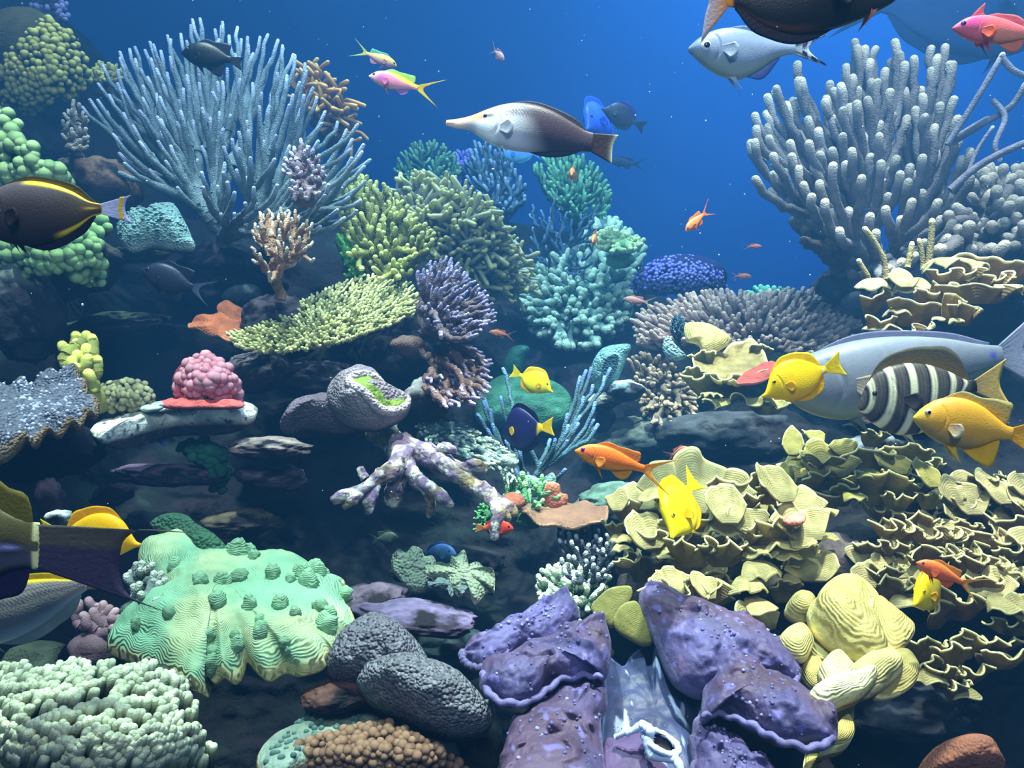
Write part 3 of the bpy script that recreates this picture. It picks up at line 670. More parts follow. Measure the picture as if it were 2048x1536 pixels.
coral_tree('cauliflower_coral', 'big pale teal cauliflower coral mass in the middle distance', 'coral',
    [(1035,600),(1060,540),(1100,510),(1150,490),(1180,450),(1200,425),(1240,440),(1270,470),(1292,500),(1270,560),(1262,620),(1245,660),(1180,700),(1110,690),(1060,660)], (1165,640,3.5), 3.75, 3.2, 620, 5.6, rgb(80,116,106), rgb(186,212,188), 111, per='group', jitY=0.14, grow=0.22, tip=0.35, K=5, up=0.2, bumpy=0.2, maxr=2.2, mind=8, flare=0.35)
coral_tree('pale_green_bush_coral', 'bright pale green bush on the crown of the cauliflower coral', 'coral',
    [(1190,470),(1215,455),(1262,470),(1288,480),(1282,498),(1230,505),(1195,495)], (1240,520,3.3), 3.35, 3.2, 110, 4.4, rgb(130,180,120), rgb(214,236,170), 112, jitY=0.08, tip=0.3, K=5, bumpy=0.18)
coral_tree('finger_leather_coral', 'wide mauve brown finger leather coral on the far mound', 'coral',
    [(1262,640),(1285,615),(1330,600),(1380,585),(1450,578),(1520,585),(1600,572),(1660,580),(1710,605),(1745,640),(1735,680),(1640,720),(1560,690),(1440,690),(1330,680),(1275,690)], (1500,730,2.95), 3.0, 2.68, 560, 4.6, rgb(124,98,92), rgb(196,170,156), 113, per='group', jitY=0.12, grow=0.25, up=0.55, tip=0.55, K=6, maxr=2.4, ratio=0.72, wig=0.03)
coral_tree('brown_bush_coral', 'brown bush coral hanging below the finger leather coral', 'coral',
    [(1255,720),(1290,700),(1340,720),(1380,760),(1400,800),(1390,850),(1340,870),(1290,840),(1262,780)], (1330,790,2.75), 2.75, 2.5, 190, 4.2, rgb(104,92,78), rgb(178,156,128), 114, jitY=0.1, grow=0.25, up=0.1, tip=0.5, K=6, bumpy=0.1)
coral_tree('dark_feather_hydroid', 'dark teal feathery tuft inside the scroll coral cup', 'coral',
    [(1338,660),(1345,635),(1362,625),(1372,645),(1366,675),(1350,680)], (1355,705,2.35), 2.36, 2.34, 60, 1.6, rgb(40,72,88), rgb(66,104,120), 115, jitY=0.03, tip=0.6, K=5, up=0.7)
coral_tree('sea_whip_bush', 'large grey mauve finger gorgonian rising behind the scroll corals', 'coral',
    [(1490,340),(1500,270),(1530,200),(1580,150),(1640,190),(1680,130),(1720,90),(1780,85),(1830,120),(1870,95),(1905,130),(1910,200),(1950,300),(1930,420),(1880,500),(1780,540),(1690,500),(1600,430),(1530,380)],
    (1740,610,2.8), 2.78, 2.45, 140, 8.6, rgb(112,106,112), rgb(190,180,170), 116, per='chain', jitY=0.16, grow=0.10, up=0.92, ratio=0.6, nseg=9, tip=0.86, K=11, maxr=1.7, r1=0.95, wig=0.012, M=M_SOFT, bumpy=0.035, rb=0.95,
    extra=[(1510,232),(1535,195),(1553,178),(1573,210),(1595,130),(1603,162),(1650,205),(1668,183),(1700,215),(1710,85),(1730,98),(1755,165),(1790,85),(1828,118),(1845,195),(1862,98),(1875,115),(1890,95),(1905,130),(1735,200),(1780,185),(1640,310),(1510,285),(1840,235),(1770,275),(1870,255),(1905,285),(1820,335),(1635,370),(1650,405),(1700,400)])
coral_tree('brown_finger_gorgonian', 'brown lower fingers hanging under the big gorgonian', 'coral',
    [(1560,430),(1640,400),(1700,460),(1740,520),(1740,580),(1690,560),(1630,510)], (1745,620,2.9), 2.9, 2.75, 26, 10, rgb(96,76,66), rgb(124,104,96), 117, per='chain', jitY=0.1, grow=0.1, up=0.3, nseg=8, tip=0.9, K=9, maxr=1.6, M=M_SOFT, bumpy=0.04)
coral_tree('lumpy_finger_coral', 'lumpy grey mauve finger coral crowding the edge behind the upper scroll coral', 'coral',
    [(1885,400),(1920,345),(1980,330),(2048,330),(2120,340),(2120,480),(2048,495),(1960,500),(1880,500)], (1980,560,2.75), 2.75, 2.4, 105, 10, rgb(110,102,106), rgb(184,172,162), 118, per='chain', jitY=0.12, grow=0.15, up=0.5, nseg=8, tip=0.7, K=7, maxr=1.8, M=M_SOFT, bumpy=0.07)
# long thin rods leaning in from the edge
def rods(name, label, cat, paths, r, col, tipc, seed, M=None, part='branch', nseg=8, bumpy=0.03, K=14):
    rng = np.random.default_rng(seed); root = P(*paths[0][0])
    o = thing(name, label, cat, root)
    for k, pth in enumerate(paths):
        q = np.asarray(pth, float); q3 = spline(P(q[:, 0], q[:, 1], q[:, 2]), K, False)
        rr = (r[k] if np.ndim(r) else r) * q[0, 2] / F
        g = Geo(); tubes(g, q3[None], rr * 1.15, rr, nseg, col, tipc, 0.85, rng, bumpy=bumpy); g.make(part, M or M_SOFT, o, root)
    return o
rods('thin_sea_rod', 'thin grey violet sea rods arching beside the big gorgonian', 'coral',
    [[(1900,380,2.4),(1960,330,2.38),(2040,290,2.36),(2110,270,2.34)], [(1895,290,2.5),(1930,235,2.48),(1970,170,2.46),(2005,110,2.45)], [(1900,280,2.52),(1960,250,2.5),(2020,215,2.48),(2050,170,2.46)],
     [(2002,112,2.45),(2025,140,2.44),(2060,155,2.43)], [(1985,200,2.48),(2010,235,2.46),(1990,290,2.45),(2000,320,2.45)], [(1935,350,2.42),(1955,300,2.42),(1985,255,2.41)], [(1900,285,2.55),(1950,255,2.53),(1975,240,2.5)]],
    [6.5,6,6,6,5,4,8], rgb(128,122,140), rgb(196,190,200), 5)
rods('yellow_sea_rod', 'ribbed yellow sea rods standing behind the upper scroll coral', 'coral',
    [[(1740,562,2.15),(1728,540,2.15),(1718,522,2.15)], [(1772,558,2.15),(1768,520,2.15),(1750,485,2.15),(1730,458,2.15)], [(1815,535,2.18),(1820,510,2.18),(1824,487,2.18)], [(1846,540,2.18),(1844,510,2.18),(1838,480,2.18)], [(1858,525,2.16),(1862,480,2.16),(1864,442,2.16)]],
    [5,5.5,5.5,5,6.5], rgb(150,136,92), rgb(236,224,170), 6, bumpy=0.09, K=16)
coral_tree('teal_sea_rod', 'slender teal sea rods with blue tips around the purple tang', 'coral',
    [(955,800),(1000,795),(1060,880),(1120,870),(1165,740),(1225,740),(1190,860),(1165,840),(1130,930),(1060,970),(1000,930),(965,880)], (1072,1000,2.12), 2.3, 2.12, 26, 4.2, rgb(66,94,104), rgb(112,144,204), 133, per='chain', jitY=0.1, grow=0.12, up=0.6, tip=0.8, K=10, maxr=1.6, ratio=0.5, rb=1.0, nseg=7, wig=0.012,
    extra=[(1220,738),(1182,737),(1172,742),(1160,833),(1156,848),(1132,860),(1002,795),(1006,738),(965,800),(955,830),(985,850),(1040,905),(1100,880),(1195,850),(1130,940),(975,860)])
coral_tree('table_coral', 'broad olive table coral with short upright branchlets', 'coral',
    [(448,660),(500,655),(560,630),(600,600),(640,580),(700,555),(760,545),(820,560),(842,590),(835,625),(780,650),(700,680),(600,700),(520,705),(470,690)], (640,740,2.25), 2.45, 1.98, 640, 3.1, rgb(128,124,72), rgb(206,202,136), 119, per='group', base=False, jitY=0.03, grow=0.12, up=0.75, tip=0.4, K=5, maxr=1.8, mind=7.5, bumpy=0.15, ratio=0.9)
coral_tree('purple_tip_coral', 'upper bushy brown coral with violet tips beside the anemone', 'coral',
    [(832,545),(860,520),(900,512),(940,545),(985,600),(995,640),(960,670),(900,690),(850,640)], (830,700,2.2), 2.2, 1.95, 170, 5.2, rgb(98,80,84), rgb(158,148,188), 120, per='chain', jitY=0.12, grow=0.25, up=0.15, tip=0.5, K=7, maxr=2.4, trunk=(0.5,-0.4,0.75), bumpy=0.07, r1=0.6)
coral_tree('purple_tip_coral', 'lower bushy brown coral with violet tips below the first', 'coral',
    [(850,760),(900,700),(950,690),(985,720),(985,770),(960,810),(880,815),(855,790)], (815,690,2.15), 2.12, 1.9, 110, 5.2, rgb(110,82,74), rgb(170,152,186), 121, per='chain', jitY=0.1, grow=0.25, up=0.1, tip=0.5, K=7, maxr=2.4, trunk=(0.7,-0.3,-0.1), bumpy=0.07, r1=0.6)
coral_tree('green_antler_coral', 'bright green spiky antler coral low in the valley', 'coral',
    [(1005,985),(1040,940),(1060,960),(1090,940),(1100,980),(1130,985),(1100,1020),(1020,1020)], (1062,1040,1.88), 1.9, 1.85, 30, 4.6, rgb(76,140,92), rgb(146,196,130), 122, per='chain', jitY=0.06, grow=0.3, tip=0.6, K=6, bumpy=0.16)
coral_tree('white_tip_coral', 'dark branching coral with white tips above the giant clam', 'coral',
    [(1110,1055),(1130,1040),(1180,1050),(1215,1060),(1235,1090),(1220,1150),(1170,1180),(1130,1150)], (1175,1270,1.72), 1.85, 1.6, 66, 4.6, rgb(58,66,78), rgb(226,234,246), 123, per='chain', jitY=0.08, grow=0.25, up=0.6, tip=0.8, K=7, maxr=2.2, extra=[(1115,1048),(1168,1025),(1185,1035)])
coral_tree('pale_knob_coral', 'pale green knobbed coral cluster left of the fan fronds', 'coral',
    [(1072,1160),(1090,1130),(1130,1125),(1180,1140),(1220,1150),(1210,1190),(1170,1230),(1110,1240),(1075,1200)], (1150,1260,1.68), 1.72, 1.58, 150, 5.2, rgb(84,104,88), rgb(206,222,196), 124, jitY=0.07, tip=0.5, K=5, flare=0.4, up=0.1)
coral_tree('grey_finger_coral', 'small grey finger coral beside the green ridged plate', 'coral',
    [(250,1150),(275,1125),(310,1130),(330,1160),(325,1200),(270,1212)], (290,1225,1.48), 1.48, 1.4, 26, 7.5, rgb(100,112,108), rgb(186,190,176), 125, per='chain', jitY=0.04, up=0.7, tip=0.6, nseg=8, K=6, grow=0.15, maxr=1.5)
coral_tree('yellow_finger_coral', 'stubby yellow finger coral behind the grey spotted plate', 'coral',
    [(120,690),(150,665),(195,675),(202,720),(195,780),(160,770),(130,740)], (150,800,1.85), 1.92, 1.8, 26, 10.5, rgb(140,138,66), rgb(226,222,110), 126, per='chain', jitY=0.05, up=0.45, tip=0.6, nseg=9, K=6, grow=0.15, maxr=1.5, M=M_KNOB)
coral_tree('dark_purple_coral', 'dark purple coral sprays behind the mustard knobbed coral', 'coral',
    [(55,30),(70,-20),(120,-20),(140,20),(130,50),(80,40)], (100,80,3.1), 3.1, 3.0, 40, 5.0, rgb(64,52,92), rgb(176,164,216), 127, per='chain', jitY=0.06, tip=0.6, K=6, bumpy=0.12)
coral_tree('beige_sprig_coral', 'beige sprigs hanging left of the staghorn thicket', 'coral',
    [(125,230),(150,195),(175,230),(180,290),(150,310),(120,270)], (140,330,2.45), 2.5, 2.4, 46, 3.6, rgb(116,104,92), rgb(190,178,160), 128, jitY=0.08, tip=0.5, K=5, bumpy=0.15)
coral_tree('yellow_bush_coral', 'small dull yellow bush peeping out between knobbed coral and staghorn', 'coral',
    [(178,140),(200,122),(240,130),(262,150),(220,165),(185,160)], (220,185,2.95), 2.95, 2.9, 40, 4.0, rgb(140,130,70), rgb(196,184,104), 129, jitY=0.05, tip=0.4, K=5, bumpy=0.15)
coral_tree('teal_frond_coral', 'teal green sprigs poking out behind the finger leather coral', 'coral',
    [(1490,590),(1510,572),(1560,575),(1590,585),(1560,600)], (1545,630,3.2), 3.2, 3.15, 26, 5, rgb(70,150,130), rgb(120,196,170), 130, jitY=0.04, tip=0.6, K=5)
coral_tree('green_alga_sprig', 'green feathery alga beside the flame coloured fish', 'coral',
    [(950,1010),(975,1000),(975,1050),(945,1060)], (985,1030,1.85), 1.86, 1.82, 26, 2.4, rgb(60,130,76), rgb(110,180,110), 131, jitY=0.03, tip=0.5, K=5)
coral_tree('pink_lobe_coral', 'dusky pink lobed coral below the big dark tail', 'coral',
    [(130,1205),(160,1195),(210,1210),(258,1225),(250,1265),(200,1265),(150,1240)], (200,1290,1.5), 1.52, 1.45, 22, 9.0, rgb(122,94,104), rgb(170,136,142), 132, per='chain', jitY=0.03, tip=0.6, K=5, nseg=8, maxr=1.4, M=M_KNOB)

# ------------------------------------------------------------------ anemones
def anemone(name, label, poly, center, Yc, dep, n, length, r, col, tipc, seed, flow=(0.45, -0.55, 0.5), body=None):
    rng = np.random.default_rng(seed); root = P(center[0], center[1], Yc)
    o = thing(name, label, 'anemone', root); k = Yc / F
    vs = []
    for i in range(6):
        q = np.array([(0, 0, 0), (0.06 * rng.normal(), 0.06 * rng.normal(), 0.35), (0.12 * rng.normal(), 0.12 * rng.normal(), 0.7), (0.2 * rng.normal(), 0.2 * rng.normal(), 1.0)])
        g = Geo(); tubes(g, spline(q, 8, False)[None], 0.075, 0.082, 7, col, tipc, 0.7); vs.append(g.mesh('tentacle', M_SMOOTH))
    pts = psample(rng, poly, n); pa = np.asarray(poly, float); hx = np.ptp(pa[:, 0]) / 2; hy = np.ptp(pa[:, 1]) / 2
    stuff = Geo()
    for i, (x, y) in enumerate(pts):
        dx, dy = (x - center[0]) / hx, (y - center[1]) / hy; rr = min(1, dx * dx + dy * dy)
        loc = P(x, y, Yc - dep * math.sqrt(1 - rr) + 0.3 * dep * dy)
        d = np.array([dx * 0.8, -0.75 * math.sqrt(1.02 - rr), -dy * 0.8]) * 0.8 + np.asarray(flow) * 0.55 + 0.10 * rng.normal(size=3) + 0.28 * np.array([vnoise(loc * 9, 3), 0, vnoise(loc * 9 + 7, 4)])
        L = length * k * rng.uniform(0.8, 1.15)
        M = basis(d, loc - root, (L * r, L * r, L), rng.uniform(0, 6.28))
        inst(vs[i % 6], 'tentacle', o, M)
    ex = psample(rng, poly, n)
    if n >= 200:
        paths = []
        for (x, y) in ex:
            dx, dy = (x - center[0]) / hx, (y - center[1]) / hy; rr = min(1, dx * dx + dy * dy); loc = P(x, y, Yc - dep * math.sqrt(1 - rr) + 0.3 * dep * dy + 0.01)
            d = nrm(np.array([dx * 0.8, -0.75 * math.sqrt(1.02 - rr), -dy * 0.8]) * 0.8 + np.asarray(flow) * 0.55 + 0.2 * rng.normal(size=3)); L = length * k * rng.uniform(0.7, 0.95)
            paths.append(np.linspace(0, 1, 5)[:, None] * d * L + loc + 0.05 * L * np.sin(np.linspace(0, 2, 5))[:, None] * rng.normal(size=3))
        g = Geo(); tubes(g, np.array(paths), L * r * 0.075, L * r * 0.08, 6, col, tipc, 0.7); tag(g.make('small_tentacle', M_SMOOTH, o, root), kind='stuff')
    oc = spline(pa, 90, True)
    g = pillow(np.concatenate([oc[:, :2], (Yc + 0.3 * dep * (oc[:, 1:2] - center[1]) / hy)], 1), (center[0], center[1], Yc), None, dep * 0.9, 0.12, nr=14, na=72, n=(0, -0.9, 0.4), colf=flatcol(np.asarray(col) * 0.55, np.asarray(col) * 0.4, seed))
    g.make('body', M_SOFT, o, root)
    return o
anemone('anemone', 'large olive anemone carpet with pale rounded tentacles', [(822,410),(856,392),(905,410),(960,450),(1005,505),(1025,555),(1010,582),(950,578),(895,548),(858,500),(832,450)], (925,490), 2.95, 0.22, 300, 62, 0.8, rgb(166,170,164), rgb(216,212,146), 201)
anemone('orange_anemone', 'orange anemone peeping out behind the staghorn thicket', [(598,190),(625,165),(655,185),(685,230),(690,275),(660,290),(620,240)], (645,230), 3.25, 0.12, 70, 46, 1.1, rgb(190,132,64), rgb(236,186,104), 202, flow=(0.5, -0.2, 0.6))

# ------------------------------------------------------------------ knobbed domes
def knobs_on(o, root, poly, Yf, n, rpx, col, top, seed, M=None, part='knob', squash=0.9, jr=0.3, nm=(0, -0.6, 0.7), center=None, mind=None, rise=0.25):
    rng = np.random.default_rng(seed); ms = [knob_mesh(part, M or M_KNOB, col, top, 2, seed + i, 0.12) for i in range(4)]
    pts = psample(rng, poly, n, mind)
    for i, (x, y) in enumerate(pts):
        Y = float(Yf(x, y)); R = rpx * Y / F * (1 + jr * rng.uniform(-1, 1)); loc = P(x, y, Y)
        d = np.asarray(nm) + 0.35 * rng.normal(size=3)
        if center is not None: d = nrm(loc - np.asarray(center)) + 0.2 * rng.normal(size=3)
        M4 = basis(d, loc - root + nrm(d) * R * rise, (R, R, R * squash / 0.9), rng.uniform(0, 6))
        inst(ms[i % 4], part, o, M4)
def domeY(cx, cy, hx, hy, Yc, dep, slope=0.0):
    def f(x, y):
        rr = np.minimum(0.98, ((np.asarray(x, float) - cx) / hx) ** 2 + ((np.asarray(y, float) - cy) / hy) ** 2)
        return Yc - dep * np.sqrt(1 - rr) - slope * (np.asarray(y, float) - cy)
    return f
def dome_body(outline, c, Yf, dep, seed, colf, mg=0.013):
    def wv(R, A, b):
        px = 1024 + b[..., 0] * F / b[..., 1]; py = 768 - (b[..., 2] - CZ) * F / b[..., 1]
        off = np.zeros_like(b); off[..., 1] = Yf(px, py) + mg + 0.006 * fbm(b * 14, seed, 3) - b[..., 1]; return off
    return pillow(outline, c, None, 0.0, dep * 0.6, nr=18, na=90, n=(0, -1, 0.0), p=2, q=2, wave=wv, colf=colf)
def knob_dome(name, label, poly, center, Yc, dep, n, rpx, col, top, seed, body=None, M=None, slope=0.0, squash=0.9, cat='coral', jr=0.3, under=None, mind=None):
    pa = np.asarray(poly, float); hx = np.ptp(pa[:, 0]) / 2 * 1.04; hy = np.ptp(pa[:, 1]) / 2 * 1.04
    cx, cy = (pa[:, 0].max() + pa[:, 0].min()) / 2, (pa[:, 1].max() + pa[:, 1].min()) / 2
    Yf = domeY(cx, cy, hx, hy, Yc, dep, slope); root = P(center[0], center[1], Yc)
    o = thing(name, label, cat, root)
    oc = spline(pa, 90, True); sh = 0.97
    oc2 = np.stack([cx + (oc[:, 0] - cx) * sh, cy + (oc[:, 1] - cy) * sh, Yc + 0 * oc[:, 0]], 1)
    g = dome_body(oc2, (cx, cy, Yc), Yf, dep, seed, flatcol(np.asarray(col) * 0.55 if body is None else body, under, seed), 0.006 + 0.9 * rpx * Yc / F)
    g.make('body', M_SOFT, o, root)
    knobs_on(o, root, poly, Yf, n, rpx, col, top, seed, M, squash=squash, center=P(cx, cy + 0.25 * hy, Yc + dep * 0.3), jr=jr, mind=mind)
    return o
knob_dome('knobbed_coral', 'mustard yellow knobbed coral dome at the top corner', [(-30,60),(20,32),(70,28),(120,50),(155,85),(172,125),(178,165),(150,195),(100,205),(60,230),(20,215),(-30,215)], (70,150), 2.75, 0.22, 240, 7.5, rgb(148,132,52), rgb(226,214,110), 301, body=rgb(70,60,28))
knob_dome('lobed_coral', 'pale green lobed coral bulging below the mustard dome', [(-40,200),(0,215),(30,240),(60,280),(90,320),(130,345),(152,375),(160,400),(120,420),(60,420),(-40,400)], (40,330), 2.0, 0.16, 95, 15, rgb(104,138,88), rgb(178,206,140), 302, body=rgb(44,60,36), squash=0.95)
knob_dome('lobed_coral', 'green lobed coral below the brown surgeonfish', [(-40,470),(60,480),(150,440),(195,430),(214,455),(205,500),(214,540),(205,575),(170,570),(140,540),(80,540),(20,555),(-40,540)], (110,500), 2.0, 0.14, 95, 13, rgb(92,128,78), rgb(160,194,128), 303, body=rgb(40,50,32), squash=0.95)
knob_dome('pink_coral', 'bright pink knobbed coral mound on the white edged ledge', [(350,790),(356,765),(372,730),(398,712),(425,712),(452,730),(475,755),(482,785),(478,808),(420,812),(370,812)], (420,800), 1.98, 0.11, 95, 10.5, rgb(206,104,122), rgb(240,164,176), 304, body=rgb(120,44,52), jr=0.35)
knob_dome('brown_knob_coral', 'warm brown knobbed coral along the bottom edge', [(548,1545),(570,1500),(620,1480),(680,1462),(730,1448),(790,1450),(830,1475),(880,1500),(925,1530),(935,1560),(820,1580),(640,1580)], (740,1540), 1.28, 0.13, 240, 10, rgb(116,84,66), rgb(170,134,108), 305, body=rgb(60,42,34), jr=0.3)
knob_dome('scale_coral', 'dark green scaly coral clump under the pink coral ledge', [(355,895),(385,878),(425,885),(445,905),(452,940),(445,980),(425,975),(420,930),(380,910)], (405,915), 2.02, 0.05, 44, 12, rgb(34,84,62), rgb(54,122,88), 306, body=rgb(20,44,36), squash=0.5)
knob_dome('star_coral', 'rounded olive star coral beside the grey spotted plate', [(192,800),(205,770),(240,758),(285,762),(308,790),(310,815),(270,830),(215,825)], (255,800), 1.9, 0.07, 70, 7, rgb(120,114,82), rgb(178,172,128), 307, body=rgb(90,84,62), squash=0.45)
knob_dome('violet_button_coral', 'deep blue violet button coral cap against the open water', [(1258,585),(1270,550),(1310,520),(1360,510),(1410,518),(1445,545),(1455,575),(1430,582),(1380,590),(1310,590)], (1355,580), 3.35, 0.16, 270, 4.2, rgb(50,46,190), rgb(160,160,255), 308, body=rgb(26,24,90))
# ------------------------------------------------------------------ ridged lump bottom corner
def ridge_coral(name, label, poly, center, Yc, dep, n, seed, col, tipc, rp=14):
    rng = np.random.default_rng(seed); pa = np.asarray(poly, float); hx = np.ptp(pa[:, 0]) / 2 * 1.04; hy = np.ptp(pa[:, 1]) / 2 * 1.04
    cx, cy = (pa[:, 0].max() + pa[:, 0].min()) / 2, (pa[:, 1].max() + pa[:, 1].min()) / 2
    Yf = domeY(cx, cy, hx, hy, Yc, dep, 0.0005); root = P(center[0], center[1], Yc); o = thing(name, label, 'coral', root)
    oc = spline(pa, 90, True); oc2 = np.stack([cx + (oc[:, 0] - cx) * .96, cy + (oc[:, 1] - cy) * .96, Yc + 0 * oc[:, 0]], 1)
    dome_body(oc2, (cx, cy, Yc), Yf, dep, seed, flatcol(np.asarray(col) * 0.55, None, seed)).make('body', M_SOFT, o, root)
    for (x, y) in psample(rng, poly, n):
        m = rng.integers(2, 8); dx, dy = rng.uniform(6.5, 9) * (1 if rng.random() < 0.75 else 0.3), rng.uniform(-4.5, 5.5)
        paths = []; rr = []
        for i in range(m):
            X_, Y_ = x + (i - (m - 1) / 2) * dx + rng.uniform(-2, 2), y + (i - (m - 1) / 2) * dy + rng.uniform(-5, 5)
            b = P(X_ + rng.uniform(-3, 3), Y_ + 52, float(Yf(X_, Y_ + 38)) + 0.05); tt = P(X_, Y_, float(Yf(X_, Y_)) - 0.03)
            midp = (b + tt) / 2 + np.array([0, -0.012, 0]); paths.append(spline([b, midp, tt], 7, False)); rr.append(rng.uniform(0.8, 1.15) * rp * 0.62 * Yc / F)
        g = Geo(); tubes(g, np.array(paths), np.array(rr) * 1.05, np.array(rr) * 0.95, 9, col, tipc, 0.72, rng, jit=0.05, bumpy=0.11); g.make('ridge', M_KNOB, o, root)
    return o
ridge_coral('ridged_coral', 'pale green coral of knobby upright ridges in the bottom corner', [(-40,1335),(20,1315),(80,1330),(150,1320),(230,1335),(300,1330),(345,1345),(385,1390),(405,1440),(415,1500),(405,1580),(-40,1580)], (180,1500), 1.25, 0.2, 185, 311, rgb(74,86,70), rgb(206,212,178), rp=12.5)

# ------------------------------------------------------------------ plates, sponges and boulders built from their outlines
def slab(name, label, cat, outline, center, Yfun, bulge, thick, M, col, under=None, seed=0, n=(0, -0.75, 0.65), rim=None, disp=0.012, dsc=10, rimw=0.94, parent=None, wave=None, nr=26, na=120, amt=0.3, ringscale=1.0, p=2.2, q=2.0, group=None):
    c = np.asarray(center, float); Yc = float(Yfun(c[0], c[1])) if len(c) < 3 else c[2]
    g = pillow(outline, center, Yfun, bulge, thick, nr, na, n, p, q, (lambda pp_, R, A: disp * fbm(pp_ * dsc + seed, seed, 4)) if disp else None, flatcol(col, under, seed, amt=amt, rim=rim, rimw=rimw), wave, ringscale)
    root = P(c[0], c[1], Yc)
    o = g.make(name, M, parent, root if parent is None else parent.location)
    if parent is None: tag(o, label, cat, group)
    o_front = g.front
    return o, o_front
def lin(Y0, y0, k, kx=0.0, x0=0.0): return lambda x, y: Y0 + k * (np.asarray(y, float) - y0) + kx * (np.asarray(x, float) - x0)

# green ridged plate
GP = [(280,1120),(310,1085),(350,1082),(385,1110),(440,1120),(500,1125),(560,1135),(600,1140),(640,1150),(668,1175),(690,1180),(695,1210),(712,1250),(720,1280),(700,1300),(690,1330),(665,1325),(648,1345),(600,1355),(570,1340),(540,1345),(500,1330),(485,1345),(455,1368),(435,1350),(410,1360),(410,1385),(385,1395),(360,1365),(330,1345),(270,1320),(215,1300),(230,1270),(270,1235),(310,1215),(290,1170)]
gy = lin(1.44, 1230, -0.00125)
def gwave(R, A, base):
    k = 0.3 + 0.7 * R; return np.stack([0 * R, -0.008 * R ** 3 * np.sin(A * 6.283 * 9 + 1.0), 0.010 * R ** 4 * np.sin(A * 6.283 * 13 + 3 * np.sin(A * 19))], -1)
gp, gfront = slab('ridged_plate_coral', 'large mint green plate coral with fine ridges and knobs', 'coral', GP, (450,1215), gy, 0.075, 0.03, M_GREEN, rgb(122,168,134), rgb(70,84,60), 321, n=(0, -0.45, 0.9), rim=rgb(222,214,150), rimw=0.95, disp=0.02, dsc=14, wave=gwave, nr=60, na=300, amt=0.25, p=2.6)
_c = np.empty(len(gp.data.vertices) * 4, np.float32); gp.data.attributes['Col'].data.foreach_get('color', _c); _c = _c.reshape(-1, 4); _v = np.empty(len(gp.data.vertices) * 3, np.float32); gp.data.vertices.foreach_get('co', _v); _v = _v.reshape(-1, 3)
_gw = (0.75 * sstep(-0.1, 0.45, fbm(_v * 8, 33, 4)))[:, None]; _c[:, :3] = _c[:, :3] * (1 - _gw) + rgb(184,190,142) * _gw * (0.5 + 0.5 * _c[:, 1:2] / 0.45); gp.data.attributes['Col'].data.foreach_set('color', _c.ravel())
rngk = np.random.default_rng(5); kv, kf = ico(3)
for (x, y, r) in [(475,1105,17),(500,1098,13),(508,1112,15),(460,1095,10),(600,1148,18),(632,1140,19),(650,1155,12),(615,1165,16),(435,1198,17),(400,1160,15),(445,1165,18),(480,1155,15),(545,1150,14),(580,1160,12),(690,1190,14),(640,1215,14),(655,1250,22),(470,1270,12),(420,1270,12),(425,1305,14),(520,1262,16),(570,1285,14),(590,1225,11),(340,1225,14),(275,1250,14),(560,1210,20),(500,1210,16),(420,1330,16),(350,1130,14),(660,1235,14),(520,1240,10),(575,1300,9),(475,1285,16)]:
    ff_ = gfront.reshape(-1, 3); ii = int(np.argmin((1024 + ff_[:, 0] * F / ff_[:, 1] - x) ** 2 + (768 - (ff_[:, 2] - CZ) * F / ff_[:, 1] - y) ** 2 + 0.0 * ff_[:, 1])); pt_ = ff_[ii]; R = r * pt_[1] / F * rngk.uniform(0.75, 1.2)
    w_ = kv * np.array([1, 0.9, rngk.uniform(1.0, 1.6)]) * R * (1 + 0.5 * fbm(kv * 2.4 + x, 3, 3))[:, None]
    Geo().add(w_ + pt_, t=kf, col=rgb(116,156,122), ring=(kv[:, 2] * 0.12 + 0.2)).make('knob', M_GREEN, gp, gp.location)
slab('plate_coral', 'dark green ruffled plate behind the mint green one', 'coral', [(300,1045),(330,1028),(370,1030),(395,1050),(430,1070),(458,1100),(462,1130),(440,1135),(400,1115),(370,1095),(340,1075),(312,1060)], (390,1080), lin(1.62, 1080, -0.0006), 0.02, 0.02, M_CELL, rgb(58,96,70), rgb(36,44,36), 322, n=(0.2, -0.7, 0.6), rim=rgb(120,140,90), disp=0.012, dsc=20)
sp, spf = slab('spotted_plate_coral', 'pale grey plate coral dotted with tiny white polyps', 'coral', [(-60,775),(20,765),(60,765),(110,748),(150,740),(168,760),(180,790),(200,815),(175,835),(150,850),(110,862),(70,880),(30,895),(-60,925)], (50,830), lin(1.6, 830, -0.0022), 0.03, 0.03, M_SEPTA, rgb(112,112,128), rgb(60,46,44), 323, n=(0.1, -0.55, 0.83), rim=rgb(150,116,74), rimw=0.86, disp=0.03, dsc=11, wave=lambda R, A, b: np.stack([0 * R, 0 * R, 0.012 * R ** 3 * np.sin(A * 70)], -1))
kn = knob_mesh('polyp', M_KNOB, rgb(180,184,220), rgb(230,232,250), 1, 1)
rg = np.random.default_rng(9)
fr = spf.reshape(-1, 3); nrow = spf.shape[0]
for i in rg.choice(len(fr), 230, replace=False):
    if (i // spf.shape[1]) > nrow * 0.9 or (i // spf.shape[1]) < 2: continue
    R = rg.uniform(0.0024, 0.0048); inst(kn, 'polyp', sp, Matrix.Translation(Vector(fr[i]) - sp.location) @ Matrix.Diagonal((R, R, R, 1)))
te, tef = slab('encrusting_coral', 'pale teal encrusting plate studded with rings below the staghorn', 'coral', [(235,460),(260,448),(300,450),(318,425),(350,415),(368,440),(382,470),(388,495),(340,492),(300,488),(258,498),(240,480)], (315,465), lin(2.34, 465, -0.0016), 0.05, 0.035, M_CELL, rgb(128,160,158), rgb(48,60,62), 324, n=(0, -0.6, 0.8), disp=0.04, dsc=10, rim=rgb(190,214,206))
kn2 = knob_mesh('polyp', M_KNOB, rgb(96,136,140), rgb(190,214,210), 1, 2); fr = tef.reshape(-1, 3)
